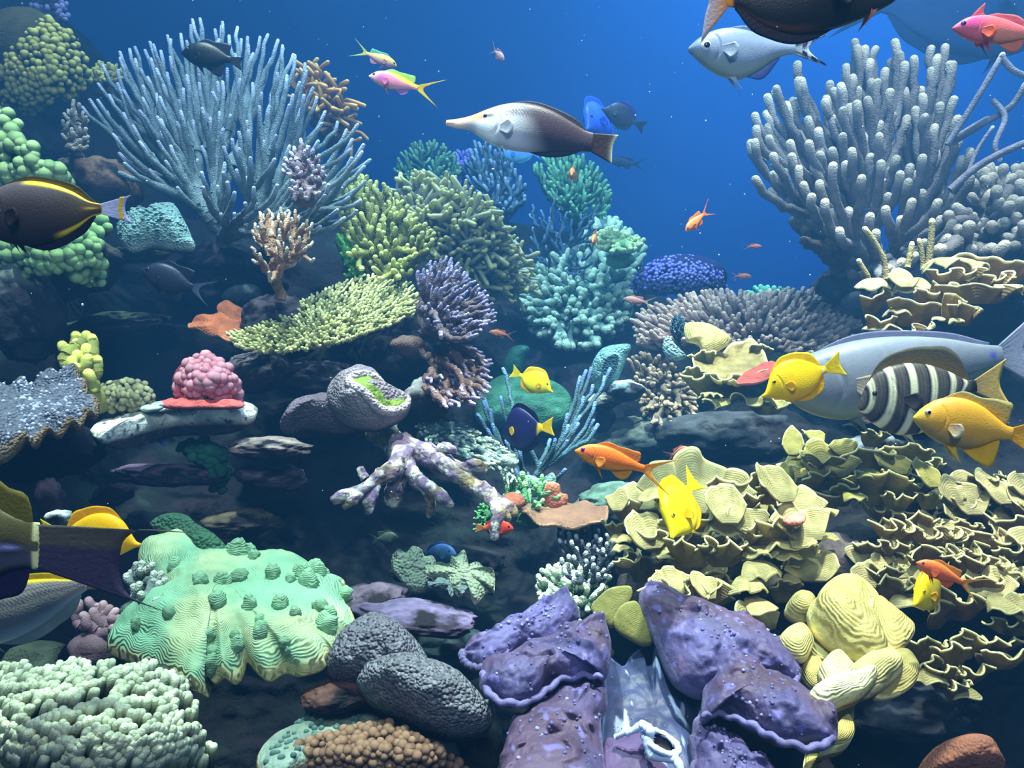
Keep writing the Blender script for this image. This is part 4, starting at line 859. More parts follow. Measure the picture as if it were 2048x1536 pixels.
for i in rg.choice(len(fr) - 240, 120, replace=False) + 200:
    R = rg.uniform(0.004, 0.0075); inst(kn2, 'polyp', te, Matrix.Translation(Vector(fr[i]) - te.location) @ Matrix.Diagonal((R, R, R * 0.6, 1)))
def fan_wave(amp, k, ph=0.0): return lambda R, A, b: np.stack([0 * R, amp * R ** 2 * np.sin(A * 6.283 * k + ph), 0.4 * amp * R ** 2 * np.cos(A * 6.283 * k * 1.3)], -1)
os1 = thing('orange_plate_sponge', 'rust orange plate sponge tucked behind the table coral', 'sponge', P(440, 650, 2.3))
slab('lobe', None, None, [(375,652),(385,640),(410,630),(440,628),(470,640),(495,650),(490,668),(460,680),(430,672),(400,662)], (440,655), lin(2.28, 655, -0.002), 0.012, 0.014, M_SOFT, rgb(176,92,54), rgb(110,56,34), 325, n=(0, -0.4, 0.9), rim=rgb(212,150,110), parent=os1, wave=fan_wave(0.01, 5), disp=0.006, dsc=25)
slab('lobe', None, None, [(434,612),(452,600),(468,608),(492,622),(500,640),(470,652),(446,650),(438,632)], (466,630), lin(2.33, 630, -0.001), 0.01, 0.014, M_SOFT, rgb(160,84,52), rgb(100,52,34), 326, n=(-0.1, -0.8, 0.5), rim=rgb(200,130,90), parent=os1, disp=0.006, dsc=25)
# white edged ledge under the pink coral
slab('ledge_rock', 'flat white edged rock ledge carrying the pink coral', 'rock', [(180,862),(200,845),(250,838),(300,822),(340,812),(400,806),(450,804),(500,810),(516,820),(500,835),(430,836),(350,840),(290,852),(230,868),(195,875)], (350,832), lin(1.93, 832, -0.005), 0.02, 0.05, M_ROCKL, rgb(222,220,208), rgb(52,38,46), 327, n=(0, -0.35, 0.93), disp=0.016, dsc=22, p=4, na=160)
slab('pink_crust', 'flat coral red crust spread round the foot of the pink coral', 'coral', [(315,806),(345,800),(400,800),(440,798),(478,800),(488,812),(450,814),(400,814),(350,814),(322,812)], (410,806), lin(1.9, 806, -0.006), 0.012, 0.012, M_SOFT, rgb(216,96,90), rgb(120,50,50), 328, n=(0, -0.4, 0.9), disp=0.012, dsc=40)
slab('pale_shell_plate', 'small pale plate lying beside the star coral', 'coral', [(275,812),(300,806),(330,806),(322,816),(290,820)], (302,812), lin(1.86, 812, -0.004), 0.006, 0.01, M_ROCKL, rgb(176,190,186), None, 329, n=(0, -0.3, 0.95), disp=0.004, dsc=40)
# grey brain-like coral with a curled cup
br = thing('curled_brain_coral', 'grey mauve pitted coral curled into a cup with a green hollow', 'coral', P(700, 800, 1.82))
slab('lobe', None, None, [(560,855),(575,830),(600,808),(640,800),(680,800),(720,815),(740,840),(720,856),(670,862),(610,852),(575,862)], (650,835), lin(1.84, 835, -0.0012), 0.07, 0.05, M_CELL, rgb(122,104,118), rgb(60,50,60), 331, n=(0, -0.8, 0.6), parent=br, disp=0.025, dsc=13)
_, brf = slab('lobe', None, None, [(655,800),(662,775),(685,755),(720,745),(755,752),(772,775),(776,795),(800,790),(820,800),(816,820),(790,840),(750,855),(700,850),(670,830)], (735,805), lin(1.78, 805, -0.0010), 0.09, 0.06, M_CELL, rgb(142,126,134), rgb(64,54,62), 332, n=(0, -0.85, 0.5), parent=br, disp=0.03, dsc=12)
def onfront(front, px, py, lift=0.0):
    f = front.reshape(-1, 3); X_ = 1024 + f[:, 0] * F / f[:, 1]; Y_ = 768 - (f[:, 2] - CZ) * F / f[:, 1]
    out = []
    for x, y in zip(np.atleast_1d(px), np.atleast_1d(py)):
        i = np.argsort((X_ - x) ** 2 + (Y_ - y) ** 2)[:4]; Yd = float(np.mean(f[i, 1])) - lift; out.append(P(x, y, Yd))
    return np.array(out)
hp_ = spline([(694,768),(700,756),(722,748),(748,752),(764,768),(768,784),(782,794),(804,790),(818,802),(806,816),(776,826),(750,814),(738,794),(724,778)], 70)
w3 = onfront(brf, hp_[:, 0], hp_[:, 1], 0.004); w3 = np.stack([np.convolve(np.concatenate([w3[-4:, k], w3[:, k], w3[:4, k]]), np.ones(9) / 9, 'valid') for k in range(3)], -1)
g = Geo(); tubes(g, np.concatenate([w3, w3[:3]])[None], 0.0105, 0.0105, 10, rgb(176,160,164), None, 0.9, np.random.default_rng(1), bumpy=0.10); g.make('rim', M_CELL, br, br.location)
hq = np.stack([1024 + w3[:, 0] * F / w3[:, 1], 768 - (w3[:, 2] - CZ) * F / w3[:, 1], w3[:, 1] - 0.002], 1)
cq = np.array([756, 792.0]); cY = float(onfront(brf, 756, 792, 0.0)[0, 1])
def hwave(R, A, b):
    px = 1024 + b[..., 0] * F / b[..., 1]; py = 768 - (b[..., 2] - CZ) * F / b[..., 1]; off = np.zeros_like(b)
    off[..., 1] = onfront(brf, px.ravel(), py.ravel(), 0.005)[:, 1].reshape(px.shape) - b[..., 1]; return off
gh = pillow(hq, (cq[0], cq[1], cY), None, 0.0, 0.004, wave=hwave, nr=14, na=70, n=(0, -0.8, 0.6), disp=lambda p, R, A: 0.006 * fbm(p * 40, 3, 3), colf=flatcol(rgb(126,150,62), None, 333, amt=0.5, sc=40)); gh.make('hollow', M_SOFT, br, br.location)
# dead antler-like branching rock
an = thing('dead_branch_coral', 'dead antler shaped coral branch crusted mauve and white', 'coral', P(780, 890, 1.8))
rngb = np.random.default_rng(31)
for pth, r0_, r1_ in [([(760,855,1.92),(790,890,1.82),(800,920,1.72),(770,950,1.66),(725,975,1.62),(670,1000,1.6)], 30, 11), ([(765,945,1.66),(745,985,1.63),(738,1020,1.62)], 17, 10), ([(795,905,1.76),(830,955,1.68),(865,980,1.64),(900,1008,1.62)], 22, 8), ([(800,890,1.8),(860,915,1.75),(920,950,1.72),(960,980,1.7),(990,1000,1.68),(1025,1022,1.67)], 30, 10), ([(975,985,1.69),(995,1020,1.66),(990,1050,1.64),(988,1072,1.63)], 16, 8), ([(915,945,1.72),(945,930,1.71),(968,938,1.71)], 14, 10), ([(725,978,1.62),(705,1000,1.6),(690,1012,1.6)], 12, 7), ([(845,965,1.67),(862,1005,1.66),(858,1030,1.66)], 11, 6), ([(800,930,1.7),(790,975,1.7),(785,1000,1.7)], 24, 16), ([(870,915,1.75),(885,895,1.74),(905,900,1.73)], 14, 9), ([(730,960,1.63),(722,940,1.64)], 13, 9), ([(1000,1010,1.67),(1015,1035,1.66)], 11, 7)]:
    q = np.asarray(pth, float); K = 40; c3 = spline(P(q[:, 0], q[:, 1], q[:, 2]), K, False) if len(q) > 2 else np.linspace(P(*q[0]), P(*q[1]), K)
    n_ = 24; g = Geo(); kY = 1.7 / F
    tubes(g, c3[None], r0_ * kY, r1_ * kY, n_, (1, 1, 1), None, 0.9)
    v = g.v[0]; ax = np.repeat(np.vstack([c3, c3[-1:], c3[-1:], c3[-1:]]), n_, 0)
    rad = v - ax; f1 = fbm(v * 48, 41, 4, 0.6)[:, None]; f2 = fbm(v * 14 + 3, 42, 3)[:, None]; v = v + rad * (0.62 * f1 + 0.45 * f2)
    t = sstep(-0.1, 0.25, fbm(v * 20 + 8, 43, 4))[:, None]; t2 = sstep(0.0, 0.3, fbm(v * 60, 44, 3))[:, None]
    c = rgb(112,92,120) * (1 - t) + rgb(120,106,76) * t; c = c * (1 - t2) + rgb(196,190,184) * t2
    g.v[0] = v; g.c[0] = np.clip(c * (1 + 0.3 * f1), 0, 1); g.make('branch', M_ROCKL, an, an.location)
# teal feathery fan
coral_tree('feather_plate_coral', 'grey teal feathery plate sloping down behind the dead branch', 'coral',
    [(830,850),(870,838),(930,850),(985,880),(1025,905),(1038,925),(1000,945),(960,935),(900,905),(850,880)], (850,870,2.1), 2.12, 1.9, 260, 3.0, rgb(104,128,128), rgb(190,204,190), 341, jitY=0.03, grow=0.15, up=0.2, tip=0.4, K=5, maxr=2.0, trunk=(0.8,-0.5,0.2), bumpy=0.2)
coral_tree('white_sprig_coral', 'pale sprig hanging at the end of the feathery plate', 'coral', [(1000,940),(1025,930),(1035,965),(1012,975)], (1020,925,1.9), 1.9, 1.88, 24, 2.6, rgb(150,170,160), rgb(216,224,206), 342, jitY=0.02, trunk=(0,-.2,-1), K=5, tip=0.4)
# green blob sponges
gs_ = thing('green_sponge', 'smooth green lumpy sponge behind the purple tang', 'sponge', P(1050, 800, 2.75))
slab('lobe', None, None, [(950,810),(975,770),(1010,752),(1060,755),(1110,770),(1140,790),(1142,820),(1120,850),(1060,860),(1000,850),(960,850)], (1050,805), lin(2.72, 805, -0.001), 0.06, 0.08, M_SOFT, rgb(62,116,92), rgb(30,60,50), 345, n=(0, -0.8, 0.6), parent=gs_, disp=0.04, dsc=7, amt=0.25)
slab('lobe', None, None, [(1008,760),(1005,730),(1020,700),(1045,692),(1060,700),(1050,725),(1040,755)], (1030,728), lin(2.85, 728, 0.0), 0.07, 0.06, M_SOFT, rgb(58,116,100), rgb(30,60,50), 346, n=(0, -0.9, 0.3), parent=gs_, disp=0.02, dsc=9)
cu = thing('cup_sponge', 'pale turquoise cup sponge with a dark plate as its shaded hollow', 'sponge', P(1215, 735, 2.55))
slab('cup', None, None, [(1180,755),(1185,725),(1205,698),(1240,690),(1262,692),(1255,715),(1240,750),(1225,780),(1200,785),(1184,772)], (1215,740), lin(2.52, 740, 0.0), 0.05, 0.08, M_CELL, rgb(112,156,158), rgb(50,84,92), 347, n=(0, -0.9, 0.4), parent=cu, disp=0.02, dsc=12)
slab('hollow', None, None, [(1203,740),(1212,718),(1230,708),(1238,718),(1230,742),(1216,756),(1206,752)], (1220,732), lin(2.465, 732, 0.0), 0.0, 0.02, M_CELL, rgb(44,76,90), None, 348, n=(0, -0.9, 0.4), parent=cu, disp=0.004, dsc=20)  # dark plate on the cup's face; its colour stands for shade inside
slab('pale_ear_sponge', 'little pale blue ear sponge at the rim of the upper brown scroll', 'sponge', [(1325,690),(1335,672),(1350,690),(1365,705),(1372,715),(1350,722),(1330,710)], (1348,702), lin(2.2, 702, 0), 0.012, 0.012, M_CELL, rgb(150,186,190), None, 349, disp=0.006, dsc=30)
# grey mushroom coral boulder
mc = thing('mushroom_coral', 'grey brown ridged mushroom coral in two stacked mounds', 'coral', P(800, 1340, 1.32))
slab('mound', None, None, [(655,1330),(680,1290),(715,1255),(750,1240),(790,1250),(825,1280),(850,1310),(862,1345),(830,1370),(760,1375),(700,1375),(660,1360)], (755,1315), lin(1.36, 1315, -0.0009), 0.11, 0.08, M_SEPTA, rgb(112,110,122), rgb(44,40,44), 351, n=(0, -0.75, 0.65), parent=mc, disp=0.03, dsc=16, nr=60, na=260)
slab('mound', None, None, [(715,1372),(740,1350),(800,1335),(860,1338),(910,1355),(950,1385),(975,1415),(985,1440),(960,1462),(900,1468),(850,1455),(800,1432),(750,1410),(720,1390)], (850,1395), lin(1.27, 1395, -0.0009), 0.10, 0.08, M_SEPTA, rgb(128,128,138), rgb(56,54,54), 352, n=(0, -0.7, 0.7), parent=mc, disp=0.025, dsc=18, nr=60, na=260)
tp_, tpf = slab('pimpled_plate_coral', 'teal and pink pimpled plate under the grey mushroom coral', 'coral', [(515,1510),(550,1470),(600,1445),(615,1412),(640,1380),(690,1392),(730,1395),(775,1415),(805,1440),(790,1480),(720,1500),(660,1520),(600,1540),(560,1560),(520,1550)], (660,1460), lin(1.3, 1450, -0.0015), 0.03, 0.04, M_SOFT, rgb(118,136,124), rgb(70,60,56), 353, n=(0, -0.6, 0.8), rim=rgb(186,160,130), disp=0.02, dsc=14)
kn3 = knob_mesh('pimple', M_KNOB, rgb(80,112,112), rgb(112,144,136), 1, 3); fr = tpf.reshape(-1, 3)
for i in rg.choice(len(fr) - 500, 110, replace=False) + 240:
    R = rg.uniform(0.0035, 0.0065); inst(kn3, 'pimple', tp_, Matrix.Translation(Vector(fr[i]) - tp_.location) @ Matrix.Diagonal((R, R, R, 1)))
# ruffled grey green plate in the middle hollow
rp = thing('ruffled_plate_coral', 'grey green ruffled plate coral in the middle hollow', 'coral', P(880, 1150, 1.66))
slab('plate', None, None, [(782,1120),(795,1098),(812,1105),(825,1092),(842,1098),(850,1112),(866,1112),(872,1130),(862,1150),(850,1180),(825,1185),(800,1160),(785,1140)], (825,1138), lin(1.68, 1138, -0.0006), 0.025, 0.02, M_CELL, rgb(104,118,104), rgb(54,56,56), 355, n=(0.15, -0.85, 0.4), parent=rp, rim=rgb(170,180,150), disp=0.012, dsc=22)
slab('plate', None, None, [(850,1140),(870,1128),(895,1135),(905,1112),(928,1110),(945,1130),(970,1135),(988,1145),(990,1170),(985,1188),(955,1200),(930,1192),(905,1180),(870,1165)], (925,1155), lin(1.62, 1155, -0.001), 0.03, 0.02, M_CELL, rgb(124,136,116), rgb(50,54,56), 356, n=(0, -0.75, 0.6), parent=rp, rim=rgb(206,212,176), disp=0.014, dsc=22, wave=fan_wave(0.014, 8))
slab('plate', None, None, [(855,1168),(880,1172),(900,1186),(920,1182),(950,1172),(930,1160),(890,1158)], (900,1170), lin(1.585, 1170, -0.001), 0.006, 0.012, M_CELL, rgb(96,116,116), rgb(40,46,50), 357, n=(0, -0.6, 0.8), parent=rp, rim=rgb(160,176,186), disp=0.006, dsc=24, wave=fan_wave(0.012, 6))
# orange brown plates in the valley floor
op = thing('rust_plate_coral', 'rust brown wavy plate coral rimmed pale around the green antler coral', 'coral', P(1080, 1030, 1.85))
slab('plate', None, None, [(1040,1010),(1070,1020),(1110,1015),(1140,1005),(1180,1008),(1215,1015),(1210,1040),(1150,1055),(1090,1050),(1050,1030)], (1125,1030), lin(1.8, 1030, -0.003), 0.012, 0.014, M_SOFT, rgb(132,96,78), rgb(70,52,46), 361, n=(0, -0.5, 0.85), parent=op, rim=rgb(206,160,132), wave=fan_wave(0.012, 6), disp=0.006, dsc=20)
slab('plate', None, None, [(1085,990),(1095,965),(1118,968),(1122,985),(1135,990),(1132,1010),(1105,1030),(1090,1015)], (1108,998), lin(1.84, 998, 0), 0.012, 0.012, M_SOFT, rgb(196,118,92), rgb(110,66,52), 362, n=(0.2, -0.9, 0.3), parent=op, rim=rgb(226,166,140), disp=0.008, dsc=26)
slab('plate', None, None, [(1000,998),(1020,985),(1045,990),(1048,1008),(1020,1018),(1002,1012)], (1024,1002), lin(1.82, 1002, -0.001), 0.012, 0.012, M_SOFT, rgb(150,84,66), rgb(90,54,44), 363, n=(0, -0.8, 0.5), parent=op, rim=rgb(190,126,104), disp=0.006, dsc=26)
slab('plate', None, None, [(1030,962),(1055,950),(1085,958),(1105,945),(1112,965),(1090,990),(1050,992)], (1070,972), lin(1.95, 972, 0), 0.012, 0.012, M_SOFT, rgb(140,176,170), rgb(70,100,100), 364, n=(0, -0.9, 0.4), parent=op, disp=0.008, dsc=26)
slab('bubble_sponge', 'domed dull orange sponge in the bottom corner', 'sponge', [(1840,1560),(1850,1520),(1875,1492),(1915,1482),(1955,1492),(1980,1525),(1990,1560),(1915,1580)], (1915,1530), lin(1.25, 1530, -0.0003), 0.09, 0.07, M_SOFT, rgb(134,84,66), rgb(70,46,40), 371, disp=0.006, dsc=30)

# ------------------------------------------------------------------ scroll corals (many thin wavy fronds each)
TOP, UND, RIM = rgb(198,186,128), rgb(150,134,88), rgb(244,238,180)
def scroll(name, label, lst, root, seed, topc=TOP, und=UND, rim=RIM, fill=None, part='frond', th=0.0045):
    """lst rows: kind, px, py, w, h, Y [, az, ruffle]; kinds: F rim up leaning to the glass, T leaning back showing its upper face, D drooping rim"""
    rng = np.random.default_rng(seed); r0 = P(*root); o = thing(name, label, 'coral', r0)
    rows = list(lst)
    if fill:
        poly, n, Yf, (w0, w1), (h0, h1), kinds = fill
        for x, y in psample(rng, poly, n): rows.append((rng.choice(list(kinds)), x, y, rng.uniform(w0, w1), rng.uniform(h0, h1), float(Yf(x, y)) + rng.uniform(-0.03, 0.03), rng.uniform(-40, 40)))
    for i, row in enumerate(rows):
        k, x, y, w_, h_, Y = row[:6]; az = row[6] if len(row) > 6 else rng.uniform(-25, 25); rf = row[7] if len(row) > 7 else (0.115 if k == 'F' else 0.06)
        lean = {'F': rng.uniform(22, 38), 'T': rng.uniform(38, 55), 'D': rng.uniform(88, 112)}[k]
        if k == 'T': az = 180 + az
        hh = h_ / max(0.45, math.cos(math.radians(lean))) if k != 'D' else h_ * 1.6
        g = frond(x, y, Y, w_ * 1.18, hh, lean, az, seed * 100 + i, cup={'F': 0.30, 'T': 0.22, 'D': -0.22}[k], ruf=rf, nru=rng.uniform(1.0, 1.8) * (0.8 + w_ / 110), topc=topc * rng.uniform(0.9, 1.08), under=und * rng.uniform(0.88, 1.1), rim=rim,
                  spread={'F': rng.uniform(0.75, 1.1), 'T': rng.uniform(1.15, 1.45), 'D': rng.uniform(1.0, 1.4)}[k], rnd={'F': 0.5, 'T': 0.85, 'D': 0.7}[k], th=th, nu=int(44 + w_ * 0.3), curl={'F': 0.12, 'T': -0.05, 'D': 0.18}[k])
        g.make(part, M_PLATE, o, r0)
    return o
J = [('T',1395,918,185,95,1.74),('D',1312,990,62,40,1.62),('F',1262,1000,64,42,1.66),('T',1235,980,40,36,1.68),('F',1475,955,95,55,1.66,0,.11),('T',1522,925,72,70,1.68,25),('T',1440,975,70,60,1.64),('F',1495,985,54,34,1.62),
 ('F',1545,965,60,46,1.66),('T',1568,1008,120,62,1.64),('T',1602,980,74,56,1.7),('D',1650,1022,80,16,1.66,20),('D',1472,1062,100,44,1.58,0,.05),('F',1555,1042,98,58,1.57,5),('D',1636,1078,56,46,1.55,30,.04),('D',1590,1088,110,20,1.56),
 ('T',1275,1030,88,58,1.64),('D',1250,1096,40,14,1.62),('D',1242,1080,40,14,1.64),('F',1258,1118,56,18,1.6),('F',1383,1082,88,60,1.56,-5,.13),('F',1457,1078,96,66,1.55,0,.12),('D',1322,1108,44,36,1.58,-20),('D',1530,1102,70,26,1.56),('D',1572,1112,60,18,1.57),
 ('D',1545,1145,92,36,1.52,25),('T',1335,1132,70,44,1.56),('T',1388,1140,46,44,1.54),('F',1378,1166,160,76,1.50,0,.13),('D',1505,1178,70,28,1.49),('D',1548,1212,66,44,1.47,25,.03),('T',1475,1208,52,46,1.5),('D',1586,1130,30,14,1.6),('D',1592,1162,34,16,1.58),('D',1664,1074,30,20,1.62),('D',1640,1110,40,18,1.64),
 ('F',1420,1020,90,50,1.62),('F',1350,1040,70,46,1.62),('F',1300,1060,60,40,1.6),('F',1520,1060,60,40,1.58),('F',1225,1040,40,40,1.66),('T',1345,975,60,50,1.68),('F',1590,1060,60,40,1.6),('T',1480,1010,80,50,1.62)]
scroll('scroll_coral', 'pale yellow scroll coral in many wavy tiers beneath the orange and yellow fish', J, (1430,1250,1.75), 401, fill=([(1240,1000),(1300,960),(1450,940),(1560,960),(1640,1040),(1600,1150),(1520,1200),(1350,1180),(1260,1110)], 34, lin(1.72, 1050, -0.0008), (50, 95), (34, 60), 'FFT'))
K_ = [('T',1587,862,36,44,1.9,-20),('T',1612,858,40,28,1.92),('T',1640,890,100,60,1.86),('D',1618,925,60,26,1.8),('F',1645,912,80,34,1.8),('F',1728,900,135,52,1.82,0,.07),('F',1822,892,98,46,1.84,0,.05),('T',1682,878,46,30,1.86),('F',1755,862,70,32,1.92),('F',1640,940,66,56,1.78,20),('F',1692,962,46,56,1.75),('F',1775,946,118,72,1.74,0,.07),('D',1738,950,46,20,1.73),('T',1836,925,40,44,1.78),('F',1850,960,60,50,1.75),('D',1725,990,50,26,1.72),('F',1865,985,50,36,1.74),('F',1800,985,60,40,1.73),('F',1660,985,70,40,1.78),('T',1760,905,70,40,1.84)]
scroll('scroll_coral', 'olive yellow scroll coral with broad smooth undersides below the golden damselfish', K_, (1740,1010,1.95), 402, topc=rgb(190,178,98), und=rgb(124,116,68), fill=([(1600,900),(1700,900),(1850,910),(1860,980),(1740,990),(1640,960)], 14, lin(1.9, 930, -0.0008), (60, 100), (36, 56), 'FT'))
scroll('scroll_coral', 'tightly ruffled brown and cream scroll coral heaped at the edge under the anthias', [('F',1800,1050,80,40,1.66,0,.16),('F',1880,1055,110,50,1.66,0,.14),('F',1960,1070,120,46,1.66,0,.14),('F',1740,1085,50,50,1.66),('F',1790,1085,70,40,1.63,0,.13),('F',1870,1100,90,46,1.6,0,.15),('F',1960,1115,100,40,1.6,0,.16),('F',2030,1090,70,50,1.62),('T',1900,955,70,50,1.8),('T',1960,950,60,50,1.8),('F',1780,1135,60,40,1.58,0,.15),('F',1800,1160,90,56,1.55,10,.12),('D',1830,1208,80,24,1.52),('F',1930,1185,90,70,1.55),('F',1975,1150,60,50,1.57),('F',1900,1200,60,70,1.58)], (1930,1250,1.85), 403,
    topc=rgb(200,184,132), und=rgb(112,92,62), fill=([(1715,1110),(1740,1070),(1800,1000),(1850,955),(1900,945),(2000,935),(2090,945),(2090,1150),(2000,1140),(1920,1140),(1850,1110),(1800,1150),(1760,1160)], 74, lin(1.72, 1050, -0.0011), (48, 92), (34, 56), 'FFFT'))
scroll('scroll_coral', 'dim lower scroll coral of broad leaves spreading along the dark bottom hollow', [('F',1860,1280,80,50,1.5,0,.08),('F',1905,1290,60,60,1.46),('F',1940,1268,70,60,1.5),('F',1995,1275,120,50,1.5,0,.06),('F',1850,1320,70,50,1.46),('F',1900,1335,80,50,1.44),('D',1870,1365,70,24,1.42),('F',1925,1365,80,40,1.45,30),('F',1960,1330,60,50,1.48),('F',2020,1302,90,46,1.47,0,.06),('D',2035,1215,70,34,1.5,20),('T',2035,1180,70,50,1.55),('F',2030,1240,90,36,1.52),('D',1945,1395,50,18,1.44),('F',1990,1310,60,40,1.5)], (1950,1400,1.65), 404, topc=rgb(176,164,112), und=rgb(112,96,62))
scroll('scroll_coral', 'brightly lit cream scroll coral standing out at the edge above the pale surgeonfish', [('F',2005,516,165,62,2.0,0,.03),('D',1916,522,120,20,1.97,0,.06),('F',1908,535,96,40,1.95),('D',1826,570,64,46,1.92,-25,.04),('F',1836,598,100,52,1.86,0,.05),('D',1742,568,56,26,1.95,-30),('F',1760,580,60,46,1.95),('F',1896,562,60,66,1.9,30),('F',1972,572,150,34,1.86,0,.06),('D',2035,568,70,24,1.88),('F',1925,590,90,52,1.86,35,.04),('F',1940,606,80,44,1.84),('D',1880,636,22,12,1.82),('D',1918,640,28,12,1.82),('D',1768,648,64,26,1.86,-20),('F',1762,632,56,36,1.86),('F',1822,656,90,14,1.84),('D',1795,620,44,16,1.86),('T',1790,545,50,36,1.98),('F',1960,545,120,50,1.95),('F',1870,580,70,50,1.9)], (1900,640,2.15), 405, topc=rgb(228,216,160), und=rgb(126,104,70), rim=rgb(252,248,206))
# scroll bowl with a pink plate
q_ = thing('scroll_coral', 'cream scroll coral bowl with a brick red plate inside, beside the yellow tang', 'coral', P(1450, 780, 2.3))
slab('frond', None, None, [(1368,655),(1379,646),(1414,648),(1437,658),(1461,675),(1455,690),(1431,705),(1408,711),(1396,690),(1373,681)], (1415,680), lin(2.24, 680, -0.001), 0.03, 0.012, M_PLATE, rgb(204,190,128), UND, 411, n=(-0.3, -0.85, 0.4), rim=RIM, parent=q_, disp=0.012, dsc=16, ringscale=0.7)
slab('frond', None, None, [(1384,719),(1414,711),(1443,702),(1462,690),(1490,678),(1513,684),(1531,711),(1540,732),(1507,750),(1472,764),(1455,757),(1443,762),(1414,746),(1390,737)], (1465,725), lin(2.18, 725, -0.003), -0.03, 0.014, M_PLATE, rgb(226,226,176), UND, 412, n=(0, -0.4, 0.9), rim=RIM, parent=q_, disp=0.018, dsc=18, wave=fan_wave(0.014, 7), ringscale=0.3)
slab('frond', 'brick red frond', None, [(1472,763),(1490,746),(1516,734),(1543,722),(1560,735),(1540,755),(1516,766),(1478,769)], (1515,750), lin(2.12, 750, -0.003), 0.01, 0.01, M_PLATE, rgb(190,90,84), rgb(110,54,50), 413, n=(0, -0.4, 0.9), rim=rgb(226,170,150), parent=q_, disp=0.008, dsc=24)
o_ = q_
for i, (k, x, y, w_, h_, Y, az) in enumerate([('F',1445,752,150,50,2.1,0),('F',1395,735,60,40,2.14,-20),('D',1490,800,180,16,2.08,0),('D',1420,788,50,16,2.08,-25),('F',1540,800,90,30,2.1,0),('F',1400,700,60,40,2.2,-30),('F',1530,690,60,40,2.26,20)]):
    frond(x, y, Y, w_, h_ * 1.2, {'F': 34, 'D': 96}[k], az, 4150 + i, cup=0.3 if k == 'F' else -0.15, ruf=0.07, nru=3.2, topc=rgb(206,196,128), under=rgb(112,110,84), rim=RIM, nu=60, th=0.005).make('frond', M_PLATE, q_, q_.location)
# broad folded sheets
mf = thing('folded_scroll_coral', 'big golden folded scroll coral with smooth rippled lobes beside the giant clam', 'coral', P(1700, 1300, 1.5))
my = lin(1.40, 1270, -0.0009)
for i, (pl, c, nn_, bl, dy) in enumerate([
 ([(1640,1195),(1650,1170),(1680,1150),(1715,1152),(1745,1175),(1760,1200),(1750,1230),(1700,1242),(1650,1228)], (1668,1185), (0.2,-0.7,0.65), 0.030, 0.03),
 ([(1745,1195),(1785,1222),(1824,1258),(1812,1292),(1775,1315),(1752,1290),(1738,1245)], (1760,1225), (0.3,-0.7,0.6), 0.03, 0.01),
 ([(1618,1215),(1645,1194),(1690,1198),(1735,1228),(1765,1272),(1772,1308),(1742,1326),(1690,1312),(1648,1282),(1622,1248)], (1655,1228), (0.1,-0.65,0.75), 0.055, -0.03),
 ([(1780,1307),(1815,1300),(1837,1335),(1826,1372),(1785,1394),(1750,1392),(1772,1350)], (1792,1330), (0.2,-0.6,0.75), 0.02, -0.01),
 ([(1690,1348),(1738,1318),(1788,1303),(1806,1330),(1788,1358),(1736,1386),(1700,1378)], (1728,1345), (0.1,-0.4,0.9), 0.025, -0.04),
 ([(1575,1206),(1592,1190),(1615,1193),(1630,1209),(1624,1232),(1606,1243),(1585,1236),(1571,1223)], (1597,1208), (0,-0.7,0.7), 0.035, 0.02),
 ([(1552,1290),(1580,1258),(1608,1252),(1627,1276),(1622,1302),(1606,1322),(1576,1316)], (1592,1275), (-0.2,-0.7,0.65), 0.025, -0.02),
 ([(1610,1262),(1648,1253),(1668,1276),(1675,1312),(1641,1330),(1616,1302)], (1640,1280), (0,-0.8,0.5), 0.02, 0.02),
 ([(1636,1340),(1672,1308),(1700,1330),(1718,1356),(1665,1384)], (1670,1335), (0,-0.5,0.8), 0.02, -0.05),
 ([(1615,1398),(1655,1366),(1705,1345),(1757,1343),(1732,1374),(1690,1394),(1648,1412)], (1680,1372), (0,-0.25,1), 0.018, -0.08),
 ([(1613,1495),(1625,1478),(1650,1468),(1680,1448),(1697,1428),(1710,1458),(1697,1485),(1660,1497),(1628,1510),(1618,1545),(1606,1540)], (1655,1482), (0,-0.5,0.85), 0.015, -0.02),
 ([(1655,1400),(1690,1390),(1704,1420),(1698,1455),(1668,1445)], (1680,1415), (0.3,-0.8,0.4), 0.02, 0.04),
 ([(1598,1320),(1632,1316),(1644,1350),(1628,1380),(1602,1350)], (1618,1340), (0,-0.8,0.5), 0.02, 0.02)]):
    col = rgb(*[(200,184,116),(196,178,108),(198,182,112),(180,164,98),(214,202,134),(200,186,118),(200,188,122),(182,174,112),(216,208,156),(232,226,176),(198,178,102),(166,148,90),(184,166,100)][i]) * 0.78
    slab('lobe', None, None, pl, c, (lambda dy: lambda x, y: my(x, y) + dy)(dy), bl, 0.035, M_FOLD, col, rgb(120,100,52), 420 + i, n=nn_, rim=rgb(240,228,160), rimw=0.93, parent=mf, disp=0.024, dsc=11, nr=30, na=110, ringscale=0.55, amt=0.12)
ff = thing('fan_coral', 'two rounded olive fans with fine ripples behind the giant clam', 'coral', P(1245, 1290, 1.5))
for i, (pl, c, Y) in enumerate([([(1182,1214),(1196,1195),(1216,1178),(1240,1172),(1262,1174),(1262,1198),(1240,1225),(1226,1256),(1204,1244),(1188,1230)], (1228,1236), 1.5), ([(1226,1240),(1234,1222),(1244,1210),(1258,1203),(1274,1204),(1288,1230),(1298,1254),(1304,1286),(1284,1292),(1252,1276),(1232,1260)], (1284,1272), 1.44)]):
    slab('fan', None, None, pl, c, lin(Y, c[1], -0.0004), 0.012, 0.008, M_PLATE, rgb(150,146,78), rgb(80,76,44), 440 + i, n=(-0.2, -0.9, 0.35), rim=rgb(204,198,120), parent=ff, disp=0.004, dsc=20, ringscale=1.2)
